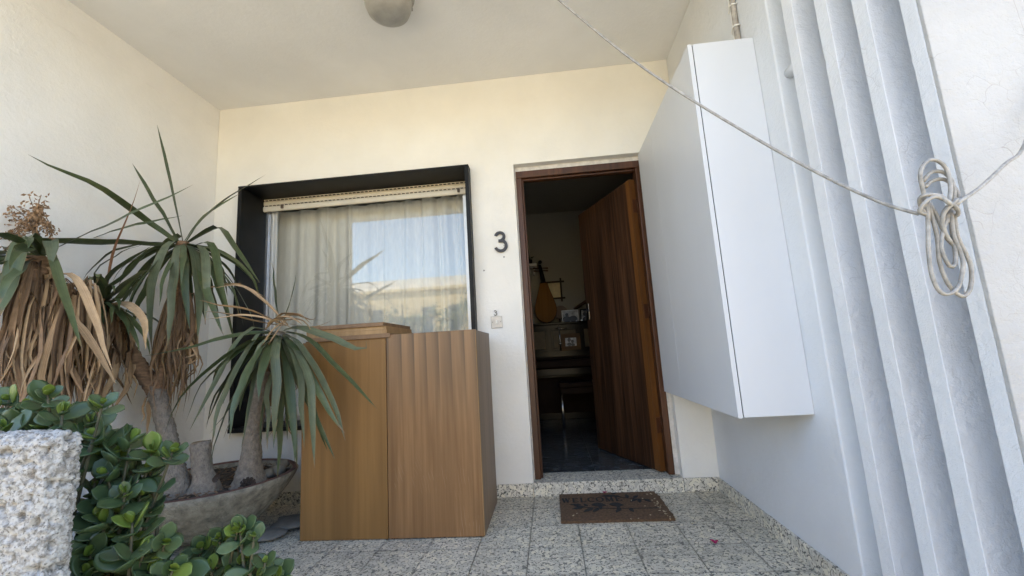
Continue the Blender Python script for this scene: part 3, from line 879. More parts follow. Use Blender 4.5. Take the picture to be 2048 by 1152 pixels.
# ================================================================== cables
line = thing('slack_cable', 'dirty white cable hung across the porch with a knotted coil', 'cable', (.85, -1.95, 1.2))
KY = -1.97
path = [(-.30, -1.05, 2.949), at(1090, -25, -1.42), at(1118, 0, -1.46), at(1230, 93, -1.55), at(1340, 172, -1.63), at(1500, 270, -1.74), at(1640, 348, -1.83), at(1760, 404, -1.92), at(1838, 428, KY)]
CR = .0037
MB().tube(bez(path, 90), CR, 10).build('span', M_CABLE, line, smooth=True)
MB().tube(bez([at(1905, 412, KY - .008), at(1960, 375, KY + .02), at(2010, 328, KY + .06), at(2050, 287, KY + .10), (1.22, -1.828, 1.52), (1.42, -1.822, 1.80)], 40), CR, 10).build('span', M_CABLE, line, smooth=True)
def zp(px, py, dy): return at(1780 + px * .2952, 280 + py * .2952, KY + dy)
loops = [
    [(215, 470, 0), (245, 500, .006), (232, 380, .0), (205, 230, -.004), (250, 145, 0), (320, 140, .004), (385, 200, .006), (410, 320, .004), (400, 430, 0)],
    [(225, 280, .010), (270, 225, .012), (330, 212, .014), (385, 235, .014), (430, 310, .012), (430, 430, .010), (390, 520, .006), (355, 640, .002), (350, 740, 0), (400, 850, 0), (435, 850, .003), (445, 780, .006), (425, 640, .008), (410, 480, .008)],
    [(240, 320, .018), (280, 280, .02), (350, 265, .022), (400, 285, .022), (450, 340, .02), (468, 400, .016), (440, 470, .010), (380, 560, .006), (360, 500, .008), (390, 450, .008)],
    [(235, 380, .006), (255, 470, .002), (258, 600, 0), (262, 760, -.004), (285, 920, -.006), (340, 1030, -.006), (410, 1040, -.004), (470, 980, 0), (495, 850, .002), (480, 770, .004), (430, 640, .004), (415, 480, .004)],
    [(250, 400, .010), (285, 520, .006), (320, 660, .004), (335, 820, .004), (380, 950, .004), (440, 1030, .006), (500, 1060, .008), (545, 1000, .010), (552, 880, .012), (525, 790, .012), (460, 660, .010), (435, 500, .008)],
    [(265, 420, .014), (310, 500, .012), (350, 590, .010), (390, 670, .008), (435, 715, .008)],
    [(240, 505, -.006), (200, 485, -.012), (230, 430, -.016), (300, 385, -.016), (380, 410, -.014), (450, 460, -.010), (462, 500, -.002), (430, 520, .008), (330, 525, .022), (250, 510, .022), (205, 440, .008), (205, 390, -.006), (250, 372, -.012), (340, 378, -.014), (390, 420, -.020), (410, 440, -.012)],
    [(455, 400, -.006), (415, 440, -.012), (370, 490, -.008), (355, 560, -.004), (380, 640, 0), (410, 690, .004)],
]
for lo in loops:
    MB().tube(bez([zp(*p) for p in lo], 56), CR, 8).build('coil_loop', M_CABLE, line, smooth=True)

# ================================================================== wooden sideboard and boards
sb = thing('wooden_cabinet', 'waist-high brown veneered cabinet standing under the window', 'cabinet', (-.89, -.33, 0))
KX0, KXM, KX1, KY0, KY1, KZ = -1.386, -.902, -.397, -.583, -.085, 1.052
box('carcass', (KX0 + .004, KY0 + .018, .004), (KX1 - .018, KY1, KZ - .004), M_VEN_L, sb, .001)
box('front_panel', (KX0, KY0, .003), (KXM - .0025, KY0 + .0175, KZ - .012), M_VEN_L, sb, .0012)
# right front: its upper left corner is rounded off
m = MB(); x0, x1, z1 = KXM + .0025, KX1 - .004, KZ + .004
pr = [(x0, .006), (x1, .006), (x1, z1), (x0 + .022, z1)] + [(x0 + .022 - .022 * math.sin(R(a)), z1 - .022 + .022 * math.cos(R(a))) for a in (20, 40, 60, 75, 90)]
n = len(pr)
m.v = [Vector((a, KY0 - .004, b)) for a, b in pr] + [Vector((a, KY0 + .0175, b)) for a, b in pr]
m.f = [tuple(range(n)), tuple(range(n, 2 * n))[::-1]] + [(i, (i + 1) % n, n + (i + 1) % n, n + i) for i in range(n)]
m.build('front_panel', M_VEN_R, sb, bevel=.0015)
box('side_panel', (KX1 - .0175, KY0 + .014, .003), (KX1, KY1, KZ), M_VEN_S, sb, .0012)
box('edge_strip', (KX1 - .0038, KY0 - .004, .006), (KX1 - .0005, KY0 + .0138, KZ + .004), M_EDGE, sb, .0008)
bz = KZ + .0
for i, (dx, h, dep, mt) in enumerate(((.010, .024, .0, M_BOARD), (-.012, .021, .012, M_EDGE), (-.017, .021, .016, M_EDGE), (-.030, .022, .004, M_BOARD))):
    x1 = -.875 + dx - .01; y0 = KY0 - .012 + dep
    o = MB().box((-1.352 + dx, y0, bz - .011 if i == 0 else bz + .0006), (x1, -.13 - dep, bz + h - (.011 if i == 0 else 0)))
    o = o.build('loose_board', M_BOARD if i in (0, 3) else M_EDGE, bevel=.001)
    tag(o, ('lowest veneered board of the stack lying on the wooden cabinet', 'second board from the bottom of the stack on the wooden cabinet',
            'third board from the bottom of the stack on the wooden cabinet', 'topmost board of the stack lying on the wooden cabinet')[i], 'board', 'boards stacked on the cabinet')
    bz = bz + h - (.011 if i == 0 else 0)

# ================================================================== doormat
MT = .014
dm = thing('doormat', 'brown coir doormat printed WELCOME with birds on a branch', 'doormat', (.29, -.23, 0))
m = MB(); nx, ny = 60, 44
mx0, mx1, my0, my1 = -.008, .588, -.446, -.024
for j in range(ny + 1):
    for i in range(nx + 1):
        u, v_ = i / nx, j / ny
        x = mx0 + (mx1 - mx0) * u; y = my0 + (my1 - my0) * v_
        if i == nx: x += noise.noise(Vector((y * 40, 1, 2))) * .012 - (.02 if v_ > .9 else 0)
        if i == 0: x += noise.noise(Vector((y * 50, 4, 2))) * .003
        if j == 0: y += noise.noise(Vector((x * 50, 9, 2))) * .004
        m.v.append(Vector((x, y, MT + noise.noise(Vector((x * 90, y * 90, 0))) * .0016)))
k = len(m.v)
for j in range(ny):
    for i in range(nx):
        a = j * (nx + 1) + i; m.f.append((a, a + 1, a + nx + 2, a + nx + 1))
rim = [i for i in range(nx + 1)] + [j * (nx + 1) + nx for j in range(1, ny + 1)] + [ny * (nx + 1) + i for i in range(nx - 1, -1, -1)] + [j * (nx + 1) for j in range(ny - 1, 0, -1)]
for r_ in rim: m.v.append(Vector((m.v[r_].x, m.v[r_].y, .0005)))
for i in range(len(rim)):
    i2 = (i + 1) % len(rim); m.f.append((rim[i], k + i, k + i2, rim[i2]))
m.build('pile', M_COIR, dm)
GL = {'W': [((0, 1), (.22, 0), .16), ((.22, 0), (.45, .95), .07), ((.45, .95), (.68, 0), .16), ((.68, 0), (.9, 1), .07), ((-.1, 1), (.14, 1), .06), ((.34, 1), (.56, 1), .06), ((.78, 1), (1.0, 1), .06)],
      'E': [((.15, 0), (.15, 1), .16), ((0, 1), (.72, 1), .07), ((0, 0), (.76, 0), .07), ((.15, .52), (.52, .52), .07), ((.72, 1), (.72, .76), .06), ((.76, 0), (.76, .26), .06), ((.52, .4), (.52, .64), .05)],
      'L': [((.15, 0), (.15, 1), .16), ((0, 1), (.34, 1), .06), ((0, 0), (.72, 0), .07), ((.72, 0), (.72, .28), .06)],
      'M': [((.12, 0), (.12, 1), .07), ((.12, 1), (.5, .05), .16), ((.5, .05), (.88, 1), .07), ((.88, 0), (.88, 1), .16), ((0, 0), (.26, 0), .06), ((.72, 0), (1.04, 0), .06), ((0, 1), (.16, 1), .06), ((.86, 1), (1.04, 1), .06)]}
def stroke(m, a, b, w, z=MT + .0022, h=.0012):
    a = Vector((a[0], a[1])); b = Vector((b[0], b[1])); t = (b - a).normalized(); nn = Vector((-t.y, t.x)) * w / 2
    m.prism([tuple(a - nn), tuple(b - nn), tuple(b + nn), tuple(a + nn)], z - h, z)
cxl = mx0 + .018; lh = .066; yb = -.176; lwid = .044
for ci, ch in enumerate('WELCOME'):
    m = MB(); zz = MT + .0026
    if ch in GL:
        for si, (a, b, w) in enumerate(GL[ch]):
            stroke(m, (cxl + a[0] * lwid, yb + a[1] * lh), (cxl + b[0] * lwid, yb + b[1] * lh), w * lwid * 1.5, zz + si * .00006)
        adv = {'W': 1.15, 'M': 1.2, 'E': .98, 'L': .95}[ch]
    else:
        full = range(0, 361, 15) if ch == 'O' else range(45, 316, 15)
        pts = [(cxl + (.46 + .44 * math.cos(R(a))) * lwid, yb + (.5 + .52 * math.sin(R(a))) * lh, .05 + .11 * abs(math.cos(R(a)))) for a in full]
        for si, (a, b) in enumerate(zip(pts, pts[1:])): stroke(m, a, b, (a[2] + b[2]) / 2 * lwid * 1.4, zz + si * .00003)
        if ch == 'C': stroke(m, (cxl + .78 * lwid, yb + .70 * lh), (cxl + .78 * lwid, yb + 1.0 * lh), .06 * lwid, zz + .002)
        adv = 1.08 if ch == 'O' else 1.0
    m.build('letter', M_PRINT, dm)
    cxl += adv * lwid * 1.12
def blob(m, pts, z=MT + .0026, h=.0012):
    q = bez([(a, b, 0) for a, b in pts + [pts[0]]], 18)[:-1]
    m.prism([(p.x, p.y) for p in q], z - h, z)
def leafshape(m, x, y, ang, L, w, z):
    c, s_ = math.cos(ang), math.sin(ang)
    pts = [(0, 0), (.3, w), (.65, w * .8), (1, 0), (.65, -w * .8), (.3, -w)]
    m.prism([(x + L * (a * c - b * s_), y + L * (a * s_ + b * c)) for a, b in pts], z - .0012, z)
Z0 = MT + .0027
m = MB(); q = [(.545, -.30), (.40, -.298), (.28, -.288), (.17, -.272), (.10, -.25)]
for a, b in zip(q, q[1:]): stroke(m, a, b, .007, Z0)
q = [(.52, -.17), (.44, -.150), (.36, -.115), (.31, -.075)]
for a, b in zip(q, q[1:]): stroke(m, a, b, .006, Z0)
m.build('branch_print', M_PRINT, dm)
for i, (x, y, a, L) in enumerate(((.14, -.262, 2.75, .075), (.13, -.262, 3.4, .075), (.18, -.275, 3.9, .085), (.21, -.28, 4.1, .07), (.115, -.22, 3.0, .07), (.15, -.25, 2.0, .05), (.33, -.292, 4.2, .07), (.38, -.296, 4.9, .06), (.36, -.11, 2.6, .075), (.33, -.09, 3.1, .09), (.40, -.13, 1.6, .06), (.43, -.14, .9, .06), (.46, -.155, 4.6, .065), (.49, -.16, 5.2, .06), (.45, -.15, 3.9, .07), (.31, -.06, .6, .05))):
    m = MB(); leafshape(m, x, y, a, L, .2, Z0 + .0002 + i * .00004)
    m.build('leaf_print', M_PRINT, dm)
for x, y, s_ in ((.215, -.235, 1), (.315, -.240, 1)):
    m = MB(); blob(m, [(x - .040, y + .010), (x - .02, y + .032), (x + .012, y + .034), (x + .03, y + .012), (x + .042, y - .012), (x + .018, y - .022), (x + .012, y - .062), (x - .004, y - .062), (x - .004, y - .022), (x - .028, y - .014)], Z0 + .001)
    m.build('bird_print', M_PRINT, dm)

def petal(x, y, z, s, rot, label):
    m = MB(); rs = random.Random(int(x * 1000))
    for k in range(3):
        a = rot + k * 2.1; n = 8
        c = Vector((x, y, z))
        rr = []
        for i in range(n + 1):
            t = i / n
            wv = math.sin(math.pi * t ** .7) * .42 * s
            l_ = t * s
            d = Vector((math.cos(a), math.sin(a), 0)); e = Vector((-math.sin(a), math.cos(a), 0))
            lift = .004 + s * .55 * math.sin(t * 1.7) * (.5 + .4 * (k == 1))
            rr.append((c + d * l_ - e * wv + Vector((0, 0, lift + .006 * rs.random())), c + d * l_ + Vector((0, 0, lift * .7)), c + d * l_ + e * wv + Vector((0, 0, lift + .006 * rs.random()))))
        b0 = len(m.v)
        for r_ in rr: m.v += list(r_)
        for i in range(n):
            q = b0 + i * 3
            m.f += [(q, q + 1, q + 4, q + 3), (q + 1, q + 2, q + 5, q + 4)]
    return tag(m.build('flower_bract', M_PETAL, fix=False), label, 'flower', 'fallen magenta flowers')
p = at(1429, 1083, 0); pz = CAM + (p - CAM) * ((0 - CAM.z) / (p.z - CAM.z)) if abs(p.z - CAM.z) > 1e-6 else p
def on_floor(px, py, z=0):
    d = _f + RT * ((px - 1024) / F_PX) - UP * ((py - 576) / F_PX)
    return CAM + d * ((z - CAM.z) / d.z)
p = on_floor(1430, 1088); petal(p.x, p.y, .0008, .020, .4, 'magenta flower fallen on the speckled floor tiles')
p = on_floor(1209, 988, MT); petal(p.x, p.y, MT + .002, .017, 2.2, 'magenta flower lying at the rear edge of the doormat')
dbm = MB(); rs = random.Random(5)
spots = [(1263, 1001), (1301, 1030), (1285, 997), (1290, 1012), (1262, 1038), (1277, 1037), (1326, 1012), (1320, 1016), (1334, 1022), (1344, 1028), (1340, 1034), (1309, 1006), (1314, 1010), (1330, 1018), (1348, 1033), (1147, 1031), (1154, 1027), (1352, 1038), (1385, 1047), (1390, 1046)]
for k in range(34): spots.append((1300 + k * 1.4 + rs.gauss(0, 5), 992 + k * 1.35 + rs.gauss(0, 3)))
for i, (px, py) in enumerate(spots):
    zf = MT + .004 if px < 1300 + (py - 981) * .8 else .001
    p = on_floor(px, py, zf); a = rs.uniform(0, 6.28); L = rs.uniform(.006, .013); w = rs.uniform(.002, .006)
    d = Vector((math.cos(a), math.sin(a), .15)); e = Vector((-math.sin(a), math.cos(a), 0))
    dbm.obox(p - d * L / 2 - e * w / 2, d * L, e * w, (0, 0, .0015))
tag(dbm.build('leaf_litter', M_DRY), 'pale dry leaf bits scattered over the frayed end of the doormat', 'leaf litter', kind='stuff')

# ================================================================== planter bowl
BC = Vector((-1.90, -.575, 0))
bowl = thing('planter_bowl', 'large shallow rough concrete bowl holding the spiky plants', 'planter', tuple(BC))
wob = lambda a, h: .012 * math.sin(a * 3 + 1) + .010 * noise.noise(Vector((math.cos(a) * 3, math.sin(a) * 3, h * 9)))
BZ = .335
MB().lathe(BC, [(.001, .045), (.10, .045), (.17, .060), (.25, .115), (.32, .185), (.375, .255), (.405, .30), (.418, BZ - .006), (.412, BZ), (.392, BZ), (.384, BZ - .01), (.375, BZ - .045)], 72, wob=wob).build('shell', M_BOWL, bowl, smooth=True)
MB().lathe(BC, [(.376, BZ - .046), (.3855, BZ - .010), (.391, BZ + .0025), (.404, BZ + .003), (.4145, BZ + .001)], 72, wob=wob).build('lining', M_BOWLIN, bowl, smooth=True)
m = MB(); k = 60
for j in range(13):
    r_ = .378 * j / 12
    for i in range(k):
        a = 6.2832 * i / k
        x, y = r_ * math.cos(a), r_ * math.sin(a)
        m.v.append(BC + Vector((x * (1 + wob(a, .3)), y * (1 + wob(a, .3)), BZ - .030 + .018 * noise.noise(Vector((x * 9, y * 9, 2))) + .010 * noise.noise(Vector((x * 40, y * 40, 5))))))
for j in range(12):
    for i in range(k):
        i2 = (i + 1) % k; m.f.append((j * k + i, j * k + i2, (j + 1) * k + i2, (j + 1) * k + i))
m.build('soil', M_SOIL, bowl)
SZ = BZ - .030
lt = MB(); rs = random.Random(12)
for k in range(260):
    a = rs.uniform(0, 6.283); q = .35 * math.sqrt(rs.random()); b_ = rs.uniform(0, 6.283); L = rs.uniform(.008, .04); w = rs.uniform(.003, .010)
    c = BC + Vector((q * math.cos(a), q * math.sin(a), SZ + .010 + rs.uniform(0, .012))); d = Vector((math.cos(b_), math.sin(b_), rs.gauss(0, .3))); e = Vector((-math.sin(b_), math.cos(b_), rs.gauss(0, .3)))
    lt.obox(c - d * L / 2, d * L, e * w, (0, 0, .002))
tag(lt.build('bark_litter', M_BARKD), 'dark brown bark bits and dry scraps on the soil of the bowl', 'litter', kind='stuff')
def stone(c, r, sq, seed, name='stone'):
    m = MB(); ns, nr = 16, 9
    for i in range(nr + 1):
        th = math.pi * i / nr
        for j in range(ns):
            ph = 6.2832 * j / ns
            d = Vector((math.sin(th) * math.cos(ph), math.sin(th) * math.sin(ph), math.cos(th)))
            q = 1 + .28 * noise.noise(d * 1.6 + Vector((seed, 0, 0))) + .08 * noise.noise(d * 5 + Vector((0, seed, 0)))
            m.v.append(Vector(c) + Vector((d.x * r * q, d.y * r * q * sq[0], d.z * r * q * sq[1])))
    for i in range(nr):
        for j in range(ns):
            j2 = (j + 1) % ns; m.f.append((i * ns + j, i * ns + j2, (i + 1) * ns + j2, (i + 1) * ns + j))
    return m
for i, (px, py, y, r_, lab) in enumerate(((556, 940, -.44, .045, 'pitted grey stone at the cabinet end of the planter bowl'), (535, 948, -.50, .036, 'round grey stone on the soil between trunk and bowl rim'), (566, 928, -.40, .035, 'small grey stone against the rear rim of the bowl'))):
    p = at(px, py, y)
    tag(stone((p.x, p.y, max(p.z, SZ + r_ * .5)), r_, (1, .75), i * 5.3).build('stone', M_STONE, smooth=True), lab, 'stone', 'stones in the planter bowl')
for i, (x, y, z, r_, sq, lab) in enumerate(((-1.56, -.36, .018, .13, (.9, .17), 'flat grey stone on the floor behind the bowl foot'), (-1.60, -.53, .018, .10, (.8, .19), 'flat grey stone wedged under the bowl beside the cabinet'), (-1.72, -.70, .020, .15, (.75, .17), 'flat pale stone under the near side of the bowl'), (-1.86, -.58, .0235, .14, (1, .18), 'flat stone carrying the middle of the bowl'))):
    tag(stone((x, y, z), r_, sq, 20 + i * 3.7).build('flat_stone', M_STONE, smooth=True), lab, 'stone', 'flat stones under the planter bowl')
p = at(497, 953, -.72); pcn = Vector((p.x, p.y, SZ + .03))
pcone = thing('pine_cone', 'open dark pine cone lying on the soil in the bowl', 'pine cone', tuple(pcn))
MB().tube([pcn - Vector((.028, 0, 0)), pcn + Vector((.026, 0, .004))], [.010, .006], 8).build('core', M_CONE, pcone)
for k in range(44):
    t = k / 43; a = k * 2.4
    c = pcn + Vector((-.027 + .052 * t, 0, 0)); rad = .027 * math.sin(math.pi * (.18 + .74 * t)) + .006
    d = (Vector((.45 * (t - .3) * 1.4, math.cos(a), math.sin(a)))).normalized(); e = Vector((0, -math.sin(a), math.cos(a))); f = d.cross(e)
    MB().add([c - e * .003, c + e * .003, c + d * rad + e * .0075 + f * .001, c + d * (rad + .004), c + d * rad - e * .0075 + f * .001, c + d * rad * .8 + f * .0045], [(0, 1, 2, 3, 4), (1, 0, 5), (2, 1, 5), (3, 2, 5), (4, 3, 5), (0, 4, 5)]).build('scale', M_CONE, pcone)

# ================================================================== yuccas
LRS = random.Random(77)
def leaf(parent, pts, w, mat, twist=None, n=11, fold=.22, az=None, blunt=.5):
    C = bez(pts, n)
    sd = LRS.uniform(0, 99); kk = LRS.uniform(.003, .016)
    C = [c + Vector((noise.noise(Vector((sd, i * .42, 0))), noise.noise(Vector((sd, i * .42, 7))), noise.noise(Vector((sd, i * .42, 13))))) * kk * min(1, i / 3) for i, c in enumerate(C)]
    d = Vector(C[-1] - C[0]); d.z = 0
    if az is not None: d = Vector(az)
    if d.length < .03: d = Vector((LRS.uniform(-1, 1), LRS.uniform(-1, 1), 0))
    d.normalize()
    side0 = Vector((-d.y, d.x, 0))
    tw = LRS.uniform(-.5, .5) if twist is None else twist
    m = MB(); m.uv = []
    ph = LRS.uniform(0, 6)
    for i, c in enumerate(C):
        t = i / n
        T = (C[min(i + 1, n)] - C[max(i - 1, 0)]).normalized()
        s_ = side0 - T * side0.dot(T)
        if s_.length < .15: s_ = T.cross(Vector((0, 0, 1)))
        s_.normalize()
        N = T.cross(s_)
        a = tw + .25 * math.sin(ph + t * 3)
        s2 = s_ * math.cos(a) + N * math.sin(a); N2 = T.cross(s2)
        if N2.z < 0 and abs(T.z) < .8: N2 = -N2
        ww = w * .5 * (blunt + (1 - blunt) * min(1, t / .35)) * (1 if t < .45 else max(.02, 1 - ((t - .45) / .55) ** 1.7))
        m.v += [c - s2 * ww + N2 * fold * ww, c - N2 * fold * ww * .4, c + s2 * ww + N2 * fold * ww]
        m.uv += [(0, t), (.5, t), (1, t)]
    for i in range(n):
        q = i * 3
        m.f += [(q, q + 1, q + 4, q + 3), (q + 1, q + 2, q + 5, q + 4)]
    return m.build('leaf', mat, parent, smooth=True, fix=False)

def fan(parent, c, n, L, w, mat, el=(-40, 75), droop=.7, avoid=None, seed=1, frange=(0, 360)):
    """extra leaves round the crown, arching out and over"""
    rs = random.Random(seed)
    for k in range(n):
        a = R(rs.uniform(*frange)); e = R(rs.uniform(*el)); l_ = L * rs.uniform(.65, 1.1)
        d = Vector((math.cos(a) * math.cos(e), math.sin(a) * math.cos(e), math.sin(e)))
        p0 = c + d * .03; p1 = c + d * l_ * .45 + Vector((0, 0, -.02 * droop))
        p2 = c + d * l_ * .82 + Vector((0, 0, -l_ * .30 * droop)); p3 = c + d * l_ * .95 + Vector((0, 0, -l_ * .62 * droop))
        for p_ in (p1, p2, p3): p_.x = max(p_.x, XL + .02); p_.y = min(p_.y, -.02)
        leaf(parent, [p0, p1, p2, p3], w * rs.uniform(.75, 1.1), mat)

def skirt(parent, top, bot, n, spread, w, seed, mats, lmin=.18, lmax=.42, yspread=None):
    """dead leaves hanging down round the stem between top and bot"""
    rs = random.Random(seed); top, bot = Vector(top), Vector(bot)
    for k in range(n):
        t = rs.random() ** 1.3
        c = top.lerp(bot, t)
        a = rs.uniform(0, 6.283); o = spread * rs.uniform(.35, 1.0)
        d = Vector((math.cos(a), math.sin(a) * (yspread or .8), 0))
        l_ = rs.uniform(lmin, lmax)
        p0 = c + d * .02; p1 = c + d * o * .75 + Vector((0, 0, rs.uniform(-.02, .03)))
        p2 = c + d * o * rs.uniform(.95, 1.15) + Vector((rs.gauss(0, .012), rs.gauss(0, .012), -l_ * .5)); p3 = c + d * o * rs.uniform(.8, 1.15) + Vector((rs.gauss(0, .03), rs.gauss(0, .03), -l_))
        for p_ in (p1, p2, p3): p_.x = max(p_.x, XL + .015)
        p25 = p2.lerp(p3, .5) + Vector((rs.gauss(0, .018), rs.gauss(0, .018), 0)); p25.x = max(p25.x, XL + .015)
        leaf(parent, [p0, p1, p2, p25, p3], w * rs.uniform(.4, 1.5), rs.choice(mats), fold=rs.uniform(.2, 1.2), n=10, twist=rs.uniform(-1.3, 1.3))

def trunk(parent, pts, rads, mat, seed, name='trunk', seg=22, n=60, rough=.17):
    C = bez(pts, n); m = MB()
    rr = []
    for i in range(n + 1):
        t = i / n * (len(rads) - 1); k = min(int(t), len(rads) - 2); rr.append(rads[k] + (rads[k + 1] - rads[k]) * (t - k))
    m.tube(C, rr, seg)
    for i in range(n + 1):
        for j in range(seg):
            v_ = m.v[i * seg + j]; d = v_ - C[i]
            q = 1 + rough * noise.noise(Vector((v_.x * 52, v_.y * 52, v_.z * 75 + seed))) + rough * .3 * noise.noise(v_ * 14)
            m.v[i * seg + j] = C[i] + d * q
    return m.build(name, mat, parent, smooth=True)

# --- A: crown at the far left with the dried flower head
YA = -1.22
A0 = at(78, 515, YA)
ya = thing('yucca', 'tall yucca with a dried flower head and shaggy dead leaf skirt', 'yucca', (A0.x - .02, A0.y, 0))
trunk(ya, [(A0.x + .01, A0.y - .02, .18), (A0.x + .02, A0.y, .6), (A0.x, A0.y, 1.1), A0 + Vector((0, 0, .0))], [.055, .045, .04, .045], M_BARKD, 3)
A = lambda px, py, dy=0: at(px, py, YA + dy)
for pts, w, mt, tw in (
    ([A(80, 520), A(62, 472, -.06), A(40, 500, -.12), A(22, 560, -.15), A(-4, 640, -.17)], .075, M_LEAF, .15),
    ([A(86, 508), A(104, 512, -.05), A(118, 560, -.10), A(140, 630, -.13), A(166, 702, -.14)], .036, M_LEAF, .2),
    ([A(70, 512), A(40, 515, -.02), A(-20, 530, -.05)], .045, M_LEAF, .5),
    ([A(70, 520), A(35, 530, -.05), A(0, 560, -.08), A(-30, 610, -.1)], .05, M_LEAF, .2),
    ([A(74, 516), A(30, 500, .03), A(-30, 490, .04)], .04, M_LEAFG, .5),
    ([A(90, 505), A(170, 470, .05), A(270, 425, .08), A(388, 369, .10)], .036, M_LEAF, .75),
    ([A(88, 510), A(100, 480, -.02), A(104, 500, -.06), A(100, 535, -.08)], .05, M_LEAFG, .2),
    ([A(72, 515), A(50, 478, .02), A(20, 470, .03), A(-5, 495, .03)], .04, M_LEAF, .3),
    ([A(80, 515), A(96, 490, .03), A(110, 520, .05), A(106, 560, .06)], .04, M_LEAF, .3),
    ([A(66, 522), A(20, 545, -.08), A(-6, 600, -.12), A(-20, 660, -.12)], .055, M_LEAFG, .2)):
    leaf(ya, pts, w, mt, twist=tw)
fan(ya, A0, 14, .36, .042, M_LEAF, el=(-25, 30), seed=4, frange=(140, 330))
skirt(ya, A0 + Vector((.02, 0, -.04)), A0 + Vector((.05, 0, -.26)), 130, .105, .020, 21, [M_DEAD, M_DEAD, M_DEADL], .34, .58)
skirt(ya, A0 + Vector((.15, .05, -.12)), A0 + Vector((.15, .05, -.30)), 105, .105, .019, 22, [M_DEAD, M_DEAD, M_DEADL], .34, .58)
for pts in ([A(150, 590, .0), A(148, 640, -.03), A(190, 700, -.04), A(232, 770, -.04)], [A(110, 550), A(150, 555, -.04), A(190, 640, -.05), A(225, 740, -.05)], [A(60, 560), A(30, 640, -.02), A(22, 720, -.02), A(30, 820, -.03)]):
    leaf(ya, pts, .03, M_DEADL, fold=.4)
st = MB().tube(bez([A(78, 500), A(70, 460, -.01), A(74, 430, -.02), A(80, 410, -.02)], 12), [.010] * 6 + [.006] * 7, 8).build('flower_stalk', M_DEAD, ya, smooth=True)
rs = random.Random(9)
twm = MB(); fl = MB()
for k in range(40):
    bx, by = (rs.gauss(70, 22), rs.gauss(438, 22)) if k < 28 else ((rs.gauss(22, 10), rs.gauss(465, 16)) if k < 36 else (rs.gauss(103, 4), rs.gauss(470, 14)))
    q0 = A(74 + rs.uniform(-4, 4), 425 + rs.uniform(0, 40), -.015); q1 = A(bx, by, rs.uniform(-.07, .04)); mid = q0.lerp(q1, .5) + Vector((0, 0, .025))
    twm.tube(bez([q0, mid, q1], 6), .0016, 5)
    for j in range(12):
        c = q0.lerp(q1, rs.uniform(.45, 1.05)) + Vector((rs.gauss(0, .011), rs.gauss(0, .011), rs.gauss(0, .011)))
        d = Vector((rs.gauss(0, 1), rs.gauss(0, 1), rs.gauss(0, 1) - .6)).normalized(); e = d.cross(Vector((.3, .7, .2))).normalized(); f = d.cross(e)
        L = rs.uniform(.013, .026)
        fl.add([c, c + d * L * .5 + e * L * .3, c + d * L, c + d * L * .5 - e * L * .3, c + d * L * .5 + f * L * .25], [(0, 1, 4), (1, 2, 4), (2, 3, 4), (3, 0, 4), (0, 3, 2, 1)])
twm.build('flower_twigs', M_DEAD, st)
tag(fl.build('dried_flowers', M_FLOWER, st), kind='stuff')
# pot of A, low behind the jade
tag(MB().lathe((A0.x + .01, A0.y - .02, 0), [(.001, 0), (.13, 0), (.17, .24), (.185, .25), (.185, .28), (.17, .28), (.16, .24), (.001, .235)], 40).build('plant_pot', simple('terracotta', (.34, .15, .08), .85, var=.2, vscale=9, bs=50), smooth=True),
    'plain clay pot at the foot of the shaggy leftmost yucca', 'plant pot')

# --- B: forked trunk, central crown
YB = -.66
B0 = at(366, 487, YB); BF = at(312, 775, -.68); BB = at(348, 985, -.745)
BB.z = SZ - .01
yb_ = thing('yucca', 'forked yucca with the tallest upright leaves in the bowl', 'yucca', (BB.x, BB.y, SZ))
trunk(yb_, [BB, BB + Vector((-.005, .005, .10)), at(335, 870, -.71), BF], [.092, .060, .047, .043, .041, .040, .040, .041, .042], M_BARK, 5, seg=20)
trunk(yb_, [BF - Vector((0, 0, .03)), at(335, 720, -.67), at(345, 640, -.66), at(362, 540, YB), B0 + Vector((0, 0, .01))], [.042, .035, .033, .034, .034, .028], M_BARKD, 6, name='stem', rough=.2)
S0 = at(208, 605, -.92)
trunk(yb_, [BF - Vector((0, 0, .025)), at(280, 735, -.72), at(245, 680, -.80), S0], [.040, .036, .034, .030], M_BARKD, 7, name='stem', rough=.22)
Bf = lambda px, py, dy=0: at(px, py, YB + dy)
